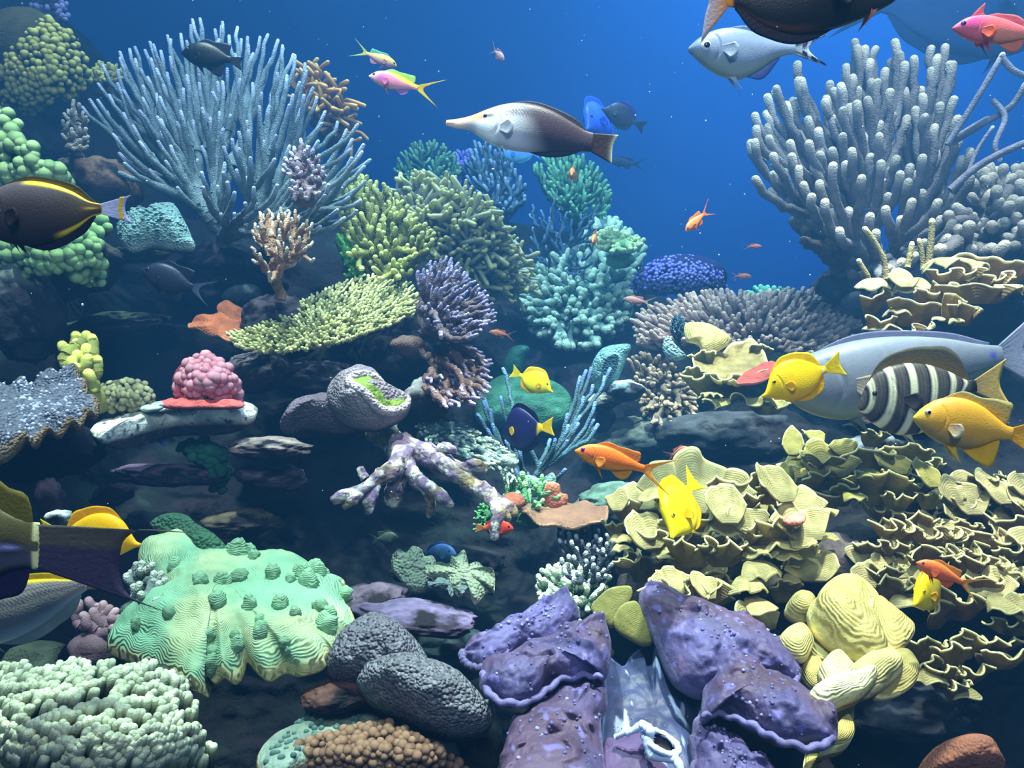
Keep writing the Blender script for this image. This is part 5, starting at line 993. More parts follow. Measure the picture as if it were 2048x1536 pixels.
slab('pink_scrap_coral', 'little salmon pink plate lying on the yellow scroll coral', 'coral', [(1565,1040),(1585,1028),(1605,1024),(1612,1036),(1605,1046),(1580,1048)], (1588,1038), lin(1.56, 1038, -0.003), 0.01, 0.008, M_SOFT, rgb(226,130,116), rgb(140,70,64), 447, n=(0, -0.4, 0.9), disp=0.004, dsc=40)

# ------------------------------------------------------------------ giant clam
cl = thing('giant_clam', 'giant clam with mauve brown mantle folds open around a pale blue centre', 'clam', P(1310, 1530, 1.3))
def clam_disp(seed):
    def f(p, R, A): 
        c = np.maximum(0, fbm(p * 34 + seed, seed, 2) - 0.1) * 0.028 + 0.004 * fbm(p * 80, seed + 3, 2)
        return 0.011 * fbm(p * 10 + seed, seed, 3) + c
    return f
CLB = rgb(80,74,120)
def clam_col(seed):
    def f(p, R, A, isf):
        w = fbm(p * 9 + seed, seed, 3)[..., None]; bw = 0.75 * sstep(-0.15, 0.4, fbm(p * 7 + seed + 5, seed + 6, 3))[..., None]; s = sstep(0.30, 0.5, fbm(p * 60 + seed, seed + 2, 2))[..., None]
        c = (CLB * (1 + 0.3 * w) * (1 - bw) + rgb(86,62,74) * bw) if isf else rgb(112,84,74) * 0.8 * (1 + 0.2 * w)
        if isf: c = c * (1 - 0.6 * s) + rgb(120,112,186) * 0.6 * s
        e = sstep(0.95, 1.0, R)[..., None]; return np.clip(c * (1 - e) + rgb(128,120,160) * e, 0, 1)
    return f
LOBES = [
 ([(1130,1185),(1144,1194),(1152,1212),(1160,1240),(1120,1270),(1072,1300),(1028,1322),(976,1338),(940,1334),(922,1320),(922,1306),(940,1290),(968,1272),(1010,1256),(1050,1236),(1090,1208)], (1060,1270), 1.42, -0.0010, 0.045, (-0.1,-0.65,0.75)),
 ([(1212,1240),(1188,1242),(1156,1250),(1124,1268),(1076,1290),(1028,1308),(980,1328),(962,1346),(960,1366),(976,1388),(1004,1404),(1036,1406),(1076,1396),(1100,1376),(1140,1356),(1176,1350),(1204,1358),(1218,1326),(1222,1282)], (1110,1330), 1.30, -0.0012, 0.06, (-0.1,-0.7,0.7)),
 ([(1200,1358),(1176,1348),(1140,1358),(1100,1378),(1072,1398),(1044,1424),(1020,1458),(1004,1502),(1000,1545),(1010,1600),(1212,1600),(1210,1536),(1206,1494),(1204,1454),(1214,1410),(1210,1376)], (1120,1480), 1.19, -0.0011, 0.07, (-0.15,-0.85,0.5)),
 ([(1290,1174),(1324,1184),(1372,1200),(1420,1222),(1468,1238),(1510,1260),(1556,1290),(1580,1310),(1598,1338),(1588,1368),(1550,1372),(1500,1366),(1450,1370),(1400,1392),(1360,1380),(1332,1330),(1310,1284),(1286,1238),(1276,1210),(1280,1186)], (1410,1290), 1.40, -0.0010, 0.07, (0.1,-0.7,0.7)),
 ([(1424,1268),(1440,1276),(1460,1298),(1492,1324),(1524,1350),(1580,1376),(1620,1396),(1656,1420),(1676,1448),(1668,1472),(1644,1486),(1604,1490),(1564,1482),(1524,1460),(1492,1442),(1460,1430),(1428,1424),(1404,1430),(1410,1396),(1404,1360),(1396,1322),(1406,1286)], (1490,1395), 1.27, -0.0012, 0.06, (0.1,-0.7,0.7)),
 ([(1402,1428),(1428,1446),(1460,1466),(1500,1498),(1548,1536),(1600,1590),(1390,1600),(1388,1530),(1384,1490),(1386,1454)], (1440,1530), 1.2, -0.0008, 0.05, (0.1,-0.85,0.5)),
]
for i, (pl, c, Y0, k, bl, n_) in enumerate(LOBES):
    g = pillow(pl, c, lin(Y0, c[1], k), bl, 0.05, 50, 220, n_, 2.4, 1.9, clam_disp(50 + i), clam_col(60 + i), (lambda R, A, b: np.stack([0 * R, 0.010 * R ** 3 * np.sin(A * 40), 0.006 * R ** 3 * np.sin(A * 55 + 1)], -1)))
    lb = g.make('mantle_lobe', M_CLAM, cl, cl.location)
    fr = g.front.reshape(-1, 3); rgw = np.random.default_rng(70 + i); wv, wf = ico(1); gw = Geo()
    for q in rgw.choice(np.arange(220 * 4, 220 * 48), 48, replace=False):
        R = rgw.uniform(0.0015, 0.0042); gw.add(wv * R + fr[q], t=wf, col=rgb(96,90,140) if rgw.random() < 0.8 else rgb(140,138,190))
    tag(gw.make('wart', M_CLAM, lb, (0, 0, 0)), kind='stuff'); 
for o_ in list(cl.children):
    for w_ in o_.children: w_.location = -Vector(cl.location)
MB = rgb(50,56,90)
def mcol(p, R, A, isf):
    s = sstep(0.32, 0.42, fbm(p * np.array([70, 20, 20]), 81, 2))[..., None]; w = fbm(p * 8, 82, 3)[..., None]
    bw = 0.7 * sstep(0.0, 0.35, fbm(p * 9 + 4, 83, 3))[..., None]; c = (MB * (1 + 0.3 * w) * (1 - bw) + rgb(80,70,88) * bw) * (1 - 0.65 * s) + rgb(176,190,226) * 0.65 * s
    e = sstep(0.93, 1, R)[..., None]; c = c * (1 - e) + rgb(130,150,214) * e
    return np.clip(c, 0, 1)
g = pillow([(1208,1310),(1226,1330),(1246,1334),(1260,1314),(1279,1300),(1284,1328),(1302,1330),(1312,1284),(1330,1300),(1400,1358),(1410,1398),(1394,1438),(1386,1480),(1395,1600),(1205,1600),(1202,1470),(1208,1410),(1206,1350)], (1305,1430), lin(1.36, 1430, -0.0009), 0.035, 0.03, 34, 180, (0, -0.7, 0.7), 3, 2, lambda p, R, A: 0.012 * fbm(p * 11, 85, 3) + 0.006 * fbm(p * 34, 86, 3), mcol)
gm_front = g.front; g.make('membrane', M_MEMB, cl, cl.location)
def ctube(pts, r0, r1, col, name, parent, n=12, M=None, K=30, bumpy=0.06, sd=3):
    q = np.asarray(pts, float); g = Geo(); c3 = spline(P(q[:, 0], q[:, 1], q[:, 2]), K, False); k = q[0, 2] / F
    tubes(g, c3[None], r0 * k, r1 * k, n, col, None, 0.9, np.random.default_rng(sd), bumpy=bumpy); return g.make(name, M or M_MEMB, parent, parent.location)
for i, (pts) in enumerate([[(966,1352),(978,1388),(1006,1404),(1040,1404),(1078,1392),(1102,1374),(1140,1356),(1176,1350),(1202,1358)], [(1664,1476),(1640,1488),(1604,1492),(1564,1484),(1526,1462),(1492,1444),(1460,1432),(1428,1426),(1406,1432)], [(1592,1352),(1586,1370),(1556,1374),(1520,1366)], [(926,1306),(926,1322),(946,1334),(976,1336)]]):
    Yl = [lin(1.30, 1330, -0.0012), lin(1.27, 1395, -0.0012), lin(1.4, 1290, -0.001), lin(1.42, 1270, -0.001)][i]
    q = np.array([(x, y, float(Yl(x, y)) - 0.018) for x, y in pts]); c3 = spline(P(q[:, 0], q[:, 1], q[:, 2]), 60, False)
    c3[:, 2] += 0.005 * vnoise(c3 * 45, 3) + 0.002 * np.sin(np.arange(60) * 0.8); c3[:, 1] += 0.004 * vnoise(c3 * 50, 8); g = Geo()
    tubes(g, c3[None], 0.0065, 0.0045, 10, rgb(104,98,146), None, 0.9, np.random.default_rng(i), bumpy=0.08); g.make('lip', M_CLAM, cl, cl.location)
rgm = np.random.default_rng(12); gd = Geo(); dd = []
for i in range(46):
    x, y = rgm.uniform(1222, 1390), rgm.uniform(1345, 1465)
    if abs(x - 1305) < 12: continue
    Yd = float(onfront(gm_front, x, y, 0.001)[0, 1]); L = rgm.uniform(5, 13); sx = 1 if x < 1305 else -1
    dd.append(spline(P([x, x + sx * L * .4, x + sx * L * .5], [y, y + L * .8, y + L * 1.7], [Yd, Yd, Yd]), 6, False))
tubes(gd, np.array(dd), 0.0009, 0.0006, 6, rgb(170,184,220), None, 0.9); tag(gd.make('fine_fold', M_MEMB, cl, cl.location), kind='stuff')
SW = rgb(206,222,250)
sy_ = 1.17
t_ = np.linspace(-0.3, 2 * math.pi - 0.35, 22)
ring_ = [(1322 + 34 * math.cos(a) + 8 * math.sin(a), 1484 + 22 * math.sin(a) + 12 * math.cos(a), sy_ + 0.03 * math.sin(a) * -1) for a in t_]
sp_ = ctube(ring_, 7, 6, SW, 'siphon_rim', cl, 12, bumpy=0.12, K=48)
ctube([(1232,1474,1.19),(1250,1466,1.18),(1268,1460,1.175),(1286,1450,1.17),(1300,1462,1.16)], 5, 10, SW, 'siphon_ridge', cl, 12, bumpy=0.12)
ctube([(1300,1470,1.16),(1296,1490,1.155),(1305,1510,1.15),(1330,1515,1.145),(1352,1520,1.14),(1362,1545,1.13),(1372,1570,1.12)], 11, 8, SW, 'siphon_ridge', cl, 12, bumpy=0.1)
slab('siphon_hollow', None, None, [(1295,1480),(1310,1468),(1330,1470),(1350,1484),(1352,1500),(1335,1508),(1315,1502),(1300,1494)], (1324,1488), lin(1.185, 1488, -0.0004), -0.02, 0.01, M_CLAM, rgb(58,44,62), None, 480, n=(0, -0.8, 0.6), parent=cl, disp=0.0, nr=12, na=48)
slab('siphon_skin', None, None, [(1208,1486),(1240,1476),(1280,1462),(1300,1478),(1296,1510),(1330,1530),(1345,1560),(1345,1600),(1205,1600)], (1270,1535), lin(1.185, 1535, -0.0008), 0.03, 0.03, M_CLAM, rgb(84,66,104), None, 481, n=(0, -0.85, 0.5), parent=cl, disp=0.012, dsc=16, nr=20, na=90)

# ------------------------------------------------------------------ fish
def cflat(c, back=None, belly=None, nz=0.0):
    c = np.asarray(c, float)
    def f(s, t):
        o = np.broadcast_to(c, s.shape + (3,)).copy()
        if back is not None: w = sstep(0.62, 0.95, t)[..., None]; o = o * (1 - w) + np.asarray(back) * w
        if belly is not None: w = sstep(0.42, 0.08, t)[..., None] if False else (1 - sstep(0.08, 0.42, t))[..., None]; o = o * (1 - w) + np.asarray(belly) * w
        return o
    return f
def mixw(o, c, w): w = np.asarray(w)[..., None]; return o * (1 - w) + np.asarray(c) * w
def band(x, c, w, soft=0.01): return sstep(c - w / 2 - soft, c - w / 2 + soft, x) * (1 - sstep(c + w / 2 - soft, c + w / 2 + soft, x))

ANTH = dict(top=[(0,.0),(.04,.04),(.12,.105),(.25,.155),(.42,.17),(.6,.145),(.78,.095),(.92,.06),(1,.055)], bot=[(0,-.025),(.06,-.06),(.16,-.11),(.32,-.15),(.5,-.15),(.68,-.115),(.84,-.065),(1,-.05)], wid=[(0,.012),(.08,.05),(.25,.085),(.45,.085),(.7,.055),(.9,.025),(1,.018)],
    tail=[(-1,1.50,-.30),(-.6,1.24,-.13),(0,1.11,0),(.6,1.24,.13),(1,1.52,.30)], dorsal=[(.26,.0),(.34,.05),(.55,.06),(.72,.10),(.84,.11),(.9,.03)], anal=[(.55,0),(.62,.09),(.74,.10),(.84,.02)], eye=(.105,.035,.036), pelvic=(.32,.17,.06), pect=(.30,-.04,.16,.10,-.25), slant=.6)
TANG = dict(top=[(0,-.055),(.06,-.03),(.13,.06),(.22,.19),(.34,.275),(.5,.30),(.66,.265),(.82,.165),(.93,.07),(1,.05)], bot=[(0,-.095),(.07,-.115),(.16,-.165),(.3,-.24),(.48,-.285),(.66,-.265),(.82,-.175),(.93,-.07),(1,-.05)], wid=[(0,.016),(.08,.04),(.25,.09),(.45,.10),(.7,.065),(.92,.022),(1,.016)],
    tail=[(-1,1.27,-.19),(-.5,1.235,-.10),(0,1.215,0),(.5,1.235,.10),(1,1.27,.19)], dorsal=[(.24,.0),(.32,.06),(.5,.085),(.7,.10),(.84,.115),(.93,.03)], anal=[(.42,.0),(.55,.055),(.72,.085),(.85,.10),(.93,.02)], eye=(.215,.075,.032), pelvic=(.33,.11,.05), pect=(.34,-.035,.15,.09,-.3), slant=.35, gill=.31)
SURG = dict(top=[(0,-.02),(.04,.05),(.12,.14),(.25,.21),(.42,.24),(.6,.215),(.78,.145),(.92,.06),(1,.04)], bot=[(0,-.07),(.05,-.12),(.15,-.19),(.3,-.25),(.48,-.265),(.66,-.225),(.82,-.14),(.93,-.06),(1,-.04)], wid=[(0,.02),(.08,.06),(.25,.095),(.5,.095),(.75,.05),(.92,.02),(1,.015)],
    tail=[(-1,1.28,-.2),(-.5,1.17,-.1),(0,1.14,0),(.5,1.17,.1),(1,1.30,.2)], dorsal=[(.2,.0),(.3,.045),(.6,.06),(.85,.06),(.95,.01)], anal=[(.4,.0),(.5,.04),(.75,.055),(.88,.05),(.95,.01)], eye=(.15,.06,.03), pelvic=(.3,.1,.04), pect=(.3,-.04,.15,.09,-.3), slant=.4)
DAMS = dict(top=[(0,.0),(.05,.07),(.15,.17),(.3,.245),(.48,.26),(.66,.215),(.82,.13),(.93,.075),(1,.065)], bot=[(0,-.04),(.06,-.09),(.18,-.17),(.35,-.23),(.52,-.235),(.7,-.18),(.86,-.09),(1,-.06)], wid=[(0,.02),(.08,.07),(.25,.11),(.48,.105),(.75,.06),(.92,.028),(1,.02)],
    tail=[(-1,1.42,-.26),(-.5,1.22,-.13),(0,1.13,0),(.5,1.22,.13),(1,1.42,.26)], dorsal=[(.25,.0),(.35,.06),(.6,.07),(.76,.15),(.84,.17),(.92,.03)], anal=[(.52,.0),(.62,.13),(.72,.19),(.8,.12),(.88,.02)], eye=(.135,.05,.042), pelvic=(.34,.22,.07), pect=(.3,-.05,.15,.10,-.3), slant=.7)

# bird wrasse
def c_wrasse(s, t):
    o = np.broadcast_to(rgb(206,206,216), s.shape + (3,)).copy()
    o = mixw(o, rgb(150,146,166), sstep(.55, .9, t) * sstep(.3, .45, s) * .5)
    d = sstep(.40, .66, s + .18 * (t - .5)); o = mixw(o, rgb(58,38,48), d)
    row = np.floor(t * 22); cell = ((s * 46 + 0.5 * (row % 2)) % 1.0); ry = (t * 22) % 1.0
    sc_ = ((cell - .5) ** 2 + (ry - .5) ** 2 < .10) * sstep(.33, .42, s) * (1 - sstep(.62, .75, s)) * sstep(.25, .42, t)
    o = mixw(o, rgb(56,48,62), sc_ * .75)
    o = mixw(o, rgb(236,150,104), (1 - sstep(.22, .30, s)) * sstep(.35, .75, t)); o = mixw(o, rgb(248,214,190), (1 - sstep(.10, .2, s)) * .85)
    o = mixw(o, rgb(250,248,246), sstep(.18, .24, s) * (1 - sstep(.32, .38, s)) * (1 - sstep(.45, .6, t)))
    o = mixw(o, rgb(66,42,46), np.exp(-(((s - .285) / .045) ** 2 + ((t - .70) / .07) ** 2)) * .9)
    o = mixw(o, rgb(150,90,70), (1 - sstep(.05, .075, s)) * (np.abs(t - .42) < .06) * .8)
    return o
fish('bird_wrasse', 'white and dark brown long snouted wrasse cruising above the reef', dict(top=[(0,.008),(.08,.03),(.17,.066),(.25,.112),(.38,.172),(.55,.20),(.7,.175),(.85,.115),(.95,.075),(1,.068)], bot=[(0,-.028),(.08,-.038),(.16,-.036),(.22,-.062),(.3,-.10),(.42,-.125),(.58,-.125),(.74,-.10),(.88,-.075),(1,-.06)], wid=[(0,.014),(.1,.022),(.2,.045),(.32,.075),(.5,.08),(.75,.05),(.92,.026),(1,.02)],
    tail=[(-1,1.15,-.125),(0,1.14,-.01),(1,1.165,.075)], dorsal=[(.36,.0),(.45,.012),(.7,.022),(.9,.022),(.95,.0)], anal=[(.58,.0),(.64,.02),(.85,.025),(.93,.0)], eye=(.262,.058,.017), iris=rgb(70,44,46), pupil=.6, pelvic=(.38,.05,.02), pect=(.37,-.01,.10,.07,.1), slant=.4, gill=.36, dorsalcol=(rgb(46,32,40),rgb(30,24,32)), analcol=(rgb(46,32,40),rgb(26,22,44)), tailcol=(rgb(58,28,22),rgb(238,240,214)), tailpow=13.0, tailm=16, pectcol=rgb(196,196,210)), (893,243,1.5), (1185,286,1.5), c_wrasse, hi=True)
# the tail of the wrasse keeps its dark field almost to the edge
# golden orange lyretail anthias
def c_or(s, t):
    o = np.broadcast_to(rgb(238,116,40), s.shape + (3,)).copy(); o = mixw(o, rgb(250,158,44), 1 - sstep(.15, .45, t)); o = mixw(o, rgb(246,150,52), (1 - sstep(.0, .2, s)) * .7)
    o = mixw(o, rgb(168,70,120), np.exp(-((t - (.50 - .9 * (s - .12))) / .035) ** 2) * (s > .1) * (s < .34) * .75); return o
fish('lyretail_anthias', 'bright orange lyretail anthias with a violet eye in the middle', ANTH, (1150,900,1.25), (1288,938,1.25), c_or, hi=True, tailcol=(rgb(252,146,48),rgb(252,200,84)), dorsalcol=(rgb(236,124,44),rgb(220,140,70)), analcol=(rgb(240,160,50),rgb(236,184,70)), iris=rgb(120,30,150), pupil=.5, pectcol=rgb(246,160,60), pelvcol=rgb(248,200,50), group='orange anthias')
fish('lyretail_anthias', 'orange anthias crossing over a small yellow tang above the ruffled coral', ANTH, (1833,1124,1.3), (1925,1165,1.3), cflat(rgb(232,110,62), rgb(236,128,60)), tailcol=(rgb(236,140,60),rgb(226,186,90)), dorsalcol=(rgb(236,140,60),rgb(228,160,80)), iris=rgb(196,90,140), group='orange anthias')
for lab, a, b, c, kw in [
 ('small orange anthias head on before the emerald bush coral', (1143,350,2.6), (1147,346,2.72), rgb(240,150,60), {}),
 ('small orange anthias turning in front of the pale green bush', (1185,484,2.5), (1192,470,2.58), rgb(236,150,74), {}),
 ('orange anthias diving in open blue water', (1371,462,2.0), (1407,429,2.03), rgb(238,136,78), {}),
 ('tiny dim orange anthias in open water, higher of the two beside the gorgonian', (1524,493,3.1), (1498,493,3.12), rgb(206,116,90), {}),
 ('dim orange anthias just above the finger leather coral', (1504,553,2.9), (1474,552,2.92), rgb(200,124,96), {}),
 ('grey pink anthias under the violet button coral', (1246,598,2.5), (1290,604,2.5), rgb(176,128,122), dict(tailcol=(rgb(190,140,110), rgb(206,180,120)))),
 ('brown orange anthias beside the purple tipped coral', (978,664,2.4), (1014,670,2.42), rgb(176,104,74), {}),
 ('pale pink anthias hiding behind the scroll coral top', (1378,896,1.95), (1345,910,2.0), rgb(206,122,104), {}),
 ('small pale pink anthias in open water above the wrasse', (1008,120,2.2), (990,103,2.24), rgb(206,160,166), {}),
 ]:
    fish('anthias', lab, ANTH, a, b, cflat(c), group='small anthias', iris=rgb(150,80,120), **kw)
def c_py(s, t):
    o = np.broadcast_to(rgb(244,140,170), s.shape + (3,)).copy(); o = mixw(o, rgb(250,200,206), 1 - sstep(.05, .25, s)); o = mixw(o, rgb(206,84,200), np.exp(-(((s - .27) / .09) ** 2 + ((t - .45) / .25) ** 2)) * .6)
    w = sstep(.0, .16, t - (1.05 - .75 * s)); o = mixw(o, rgb(252,220,40), w * sstep(.3, .45, s)); o = mixw(o, rgb(250,196,196), (1 - sstep(.05, .3, t)) * .7); return o
fish('yellowback_anthias', 'pink anthias with a yellow back and yellow forked tail', ANTH, (738,151,1.9), (836,176,1.9), c_py, tailcol=(rgb(252,214,30),rgb(240,200,60)), dorsalcol=(rgb(226,226,60),rgb(170,226,120)), analcol=(rgb(236,150,190),rgb(120,120,220)), iris=rgb(130,90,120), group='pink and yellow anthias')
def c_py2(s, t): o = np.broadcast_to(rgb(224,190,90), s.shape + (3,)).copy(); o = mixw(o, rgb(206,150,176), 1 - sstep(.3, .62, t + .1 * s)); return o
fish('yellowback_anthias', 'smaller yellow and mauve anthias just above the pink one', ANTH, (794,132,2.1), (733,107,2.1), c_py2, tailcol=(rgb(240,214,60),rgb(176,214,140)), dorsalcol=(rgb(120,190,140),rgb(110,190,170)), iris=rgb(90,70,90), group='pink and yellow anthias')
def c_mag(s, t):
    o = np.broadcast_to(rgb(226,104,112), s.shape + (3,)).copy(); o = mixw(o, rgb(214,62,140), np.exp(-(((s - .16) / .16) ** 2 + ((t - .72) / .4) ** 2))); o = mixw(o, rgb(240,150,110), sstep(.3, .5, s) * (1 - sstep(.3, .7, t)) * .7); return o
fish('magenta_anthias', 'magenta and salmon anthias entering at the top corner', ANTH, (1905,55,1.25), (2075,70,1.25), c_mag, hi=True, dorsal=[(.2,.0),(.26,.17),(.31,.06),(.5,.05),(.75,.08),(.88,.02)], iris=rgb(110,70,150), dorsalcol=(rgb(226,90,130),rgb(230,120,120)), pelvcol=rgb(222,54,70), pectcol=rgb(244,110,70))
# tangs
def c_yt(s, t): o = np.broadcast_to(rgb(248,206,8), s.shape + (3,)).copy(); o = mixw(o, rgb(240,186,10), 1 - sstep(.1, .4, t)); o = mixw(o, rgb(250,246,240), np.exp(-(((s - .955) / .018) ** 2 + ((t - .5) / .16) ** 2))); return o
YT = dict(tailcol=(rgb(248,214,8),rgb(244,222,20)), dorsalcol=(rgb(246,196,8),rgb(248,222,20)), analcol=(rgb(240,176,12),rgb(248,216,20)), pectcol=rgb(246,200,10), iris=rgb(214,170,40), pupil=.66)
fish('yellow_tang', 'bright yellow tang in front of the pale surgeonfish', TANG, (1521,783,1.4), (1652,738,1.4), c_yt, hi=True, group='yellow tangs', **YT)
fish('yellow_tang', 'lemon yellow tang by the green sponge, facing away from the others', TANG, (1108,779,2.1), (1040,750,2.12), cflat(rgb(244,226,10)), group='yellow tangs', **YT)
fish('yellow_tang', 'yellow tang nosing down into the scroll coral', TANG, (1335,1066,1.34), (1380,975,1.46), cflat(rgb(244,218,10)), group='yellow tangs', roll=0.55, **YT)
fish('yellow_tang', 'small yellow tang half covered by an orange anthias', TANG, (1826,1200,1.42), (1885,1158,1.5), cflat(rgb(240,210,14)), group='yellow tangs', **YT)
fish('yellow_tang', 'orange yellow tang mostly hidden behind the big dark tail', TANG, (282,1078,1.2), (122,1070,1.2), cflat(rgb(250,186,8)), group='yellow tangs', **{**YT, 'dorsalcol': (rgb(250,176,8), rgb(250,190,12))})
def c_pt(s, t): o = np.broadcast_to(rgb(26,22,72), s.shape + (3,)).copy(); o = mixw(o, rgb(240,196,20), sstep(.86, .93, s + .05 * (.5 - t))); return o
fish('purple_tang', 'deep purple tang with a yellow tail among the teal rods', TANG, (1003,862,2.0), (1085,855,1.93), c_pt, tailcol=(rgb(250,206,12),rgb(248,210,16)), dorsalcol=(rgb(20,18,62),rgb(14,14,50)), analcol=(rgb(20,18,62),rgb(14,14,50)), pectcol=rgb(248,206,14), pect=(.26,.0,.18,.14,-.2), iris=rgb(40,30,80), top=[(0,-.03),(.06,.04),(.15,.2),(.27,.37),(.45,.45),(.62,.38),(.8,.22),(.93,.09),(1,.07)], bot=[(0,-.09),(.07,-.16),(.18,-.27),(.32,-.38),(.48,-.42),(.66,-.36),(.82,-.21),(.93,-.09),(1,-.07)])
# sailfin tang with pale bars
def c_sail(s, t):
    o = np.broadcast_to(rgb(66,62,58), s.shape + (3,)).copy()
    bend = .10 * (t - .5) ** 2 * 2 - .14 * (t - .5)
    for c, w in ((.09, .045), (.245, .06), (.42, .06), (.60, .055), (.775, .05), (.885, .03)):
        o = mixw(o, rgb(206,206,176), band(s + bend, c, w, .008)); o = mixw(o, rgb(12,12,40), band(s + bend, c - w * .5 - .02, .022, .006) * .9)
    st = (np.sin((s + bend) * 210) > .35) * (t > .25); o = mixw(o, rgb(98,92,84), st * .4 * (1 - band(s + bend, .42, .08)))
    o = mixw(o, rgb(34,26,24), sstep(.93, .97, s)); return o
fish('sailfin_tang', 'dark sailfin tang with cream bars passing before the pale surgeonfish', dict(TANG, top=[(0,-.04),(.05,.06),(.13,.17),(.26,.24),(.42,.26),(.6,.23),(.8,.14),(.93,.06),(1,.05)], bot=[(0,-.10),(.06,-.17),(.16,-.26),(.3,-.33),(.48,-.34),(.66,-.27),(.82,-.15),(.93,-.06),(1,-.05)]), (1716,800,1.5), (1952,772,1.5), c_sail, hi=True, dorsal=[(.10,.0),(.2,.07),(.4,.115),(.62,.155),(.8,.19),(.9,.12),(.95,.0)], slant=.15, dorsalcol=(rgb(120,96,44), rgb(84,84,74)), tail=[(-1,1.30,-.24),(-.5,1.23,-.11),(0,1.20,0),(.5,1.24,.12),(1,1.28,.20)], tailcol=(rgb(206,170,110), rgb(216,190,96)), eye=(.13,.04,.025), iris=rgb(40,36,42), analcol=(rgb(50,46,50), rgb(40,38,46)))
# pale big surgeonfish behind
def c_pale(s, t): o = np.broadcast_to(rgb(116,122,138), s.shape + (3,)).copy(); o = mixw(o, rgb(122,134,130), 1 - sstep(.1, .4, t)); o = mixw(o, rgb(70,70,180), np.exp(-(((s - .955) / .014) ** 2 + ((t - .5) / .2) ** 2))); return o
fish('pale_surgeonfish', 'big pale blue grey surgeonfish half hidden behind the tangs', SURG, (1545,765,1.75), (2003,712,1.75), c_pale, hi=True, dorsal=[(.2,.0),(.3,.02),(.6,.024),(.85,.022),(.95,.01)], top=[(0,.0),(.04,.04),(.12,.085),(.25,.122),(.42,.142),(.6,.132),(.78,.10),(.92,.06),(1,.045)], bot=[(0,-.05),(.05,-.08),(.12,-.135),(.25,-.19),(.36,-.195),(.6,-.125),(.8,-.075),(.93,-.045),(1,-.035)], tail=[(-1,1.22,-.22),(-.5,1.14,-.10),(0,1.10,0),(.5,1.14,.10),(1,1.2,.19)], tailcol=(rgb(150,154,180), rgb(166,170,200)), dorsalcol=(rgb(116,120,146), rgb(116,120,160)), pectcol=rgb(196,180,160), pect=(.32,-.05,.13,.10,-.3))
# golden damsel
def c_gold(s, t): o = np.broadcast_to(rgb(226,166,46), s.shape + (3,)).copy(); o = mixw(o, rgb(170,140,84), (1 - sstep(.05, .42, t)) * (1 - sstep(.5, .75, s))); o = mixw(o, rgb(222,160,76), sstep(.7, .95, t) * (1 - sstep(.3, .6, s))); o = mixw(o, rgb(206,176,60), 1 - sstep(.0, .1, s)); return o
fish('golden_damselfish', 'plump golden damselfish at the edge below the sailfin tang', DAMS, (1828,832,1.2), (2024,868,1.2), c_gold, hi=True, iris=rgb(190,180,170), pupil=.62, tailcol=(rgb(240,176,24), rgb(236,190,40)), analcol=(rgb(238,190,14), rgb(244,206,20)), pelvcol=rgb(244,210,16), dorsalcol=(rgb(230,176,36), rgb(190,180,120)), pectcol=rgb(236,196,120), pectcol2=rgb(214,206,190), eye=(.105,.058,.036))
# brown surgeonfish with yellow lines
def c_brown(s, t):
    o = np.broadcast_to(rgb(66,56,56), s.shape + (3,)).copy(); o = mixw(o, rgb(92,80,84), sstep(.55, .9, t) * (1 - sstep(.5, .9, s))); o = mixw(o, rgb(40,34,44), 1 - sstep(.1, .45, t)); o = mixw(o, rgb(92,78,40), sstep(.6, .95, s) * .5)
    o = mixw(o, rgb(250,218,20), sstep(.90, .94, t) * sstep(.38, .5, s)); o = mixw(o, rgb(236,200,20), (1 - sstep(.07, .11, t)) * sstep(.62, .74, s)); o = mixw(o, rgb(214,176,40), np.exp(-(((s - .93) / .05) ** 2 + ((t - .56) / .07) ** 2))); return o
def t_brown(v):
    return np.broadcast_to(rgb(226,224,246), (len(v), 3)), np.broadcast_to(rgb(190,194,236), (len(v), 3))
bs_ = fish('brown_surgeonfish', 'dark brown surgeonfish with yellow edging and a white tail', SURG, (-52,428,1.0), (203,418,1.0), c_brown, hi=True, dorsalcol=(rgb(150,128,20), rgb(40,34,26)), analcol=(rgb(36,30,40), rgb(30,28,60)), tailcol=t_brown, tail=[(-1,1.245,-.125),(-.5,1.2,-.065),(0,1.185,0),(.5,1.2,.065),(1,1.235,.10)], eye=(.235,.0,.034), iris=rgb(110,104,124), pupil=.6, pectcol=rgb(50,42,46), dorsal=[(.2,.0),(.35,.03),(.6,.04),(.85,.045),(.97,.005)])
tf = [c for c in bs_.children if c.name.startswith('tail_fin')][0]
# yellow band across the white tail
Lb = float(np.linalg.norm(P(-52,428,1.0) - P(203,418,1.0)))
nb = 15; vv = np.linspace(-1, 1, nb); zc = -.003 + vv * .088; xs_ = .5 + .135 + .016 * vv ** 2
leaf_fin(Geo(), np.stack([xs_ * Lb, 0 * vv, zc * Lb], -1), None, np.stack([(xs_ + .030) * Lb, 0 * vv, (zc * 1.06) * Lb], -1), m=4, th=0.0075 * Lb, col=rgb(250,206,10)).make('tail_band', M_FIN, bs_)
# dark damselfish
DKF = dict(tailcol=(rgb(30,30,48), rgb(30,30,50)), dorsalcol=(rgb(26,26,44), rgb(22,22,40)), analcol=(rgb(26,26,44), rgb(22,22,40)), iris=rgb(40,40,60))
fish('dark_damselfish', 'black damselfish silhouetted against the staghorn tips', DAMS, (364,104,2.0), (462,120,2.0), cflat(rgb(8,8,14)), group='dark damselfish', **{**DKF, 'tail': [(-1,1.24,-.18),(0,1.2,0),(1,1.26,.1)]})
fish('dark_damselfish', 'dusky blue black damselfish lurking in the shade under the teal plate', DAMS, (284,540,2.05), (385,575,2.05), cflat(rgb(30,30,46), rgb(26,30,52), rgb(40,32,34)), group='dark damselfish', **{**DKF, 'tailcol': (rgb(60,64,92), rgb(84,92,120))})
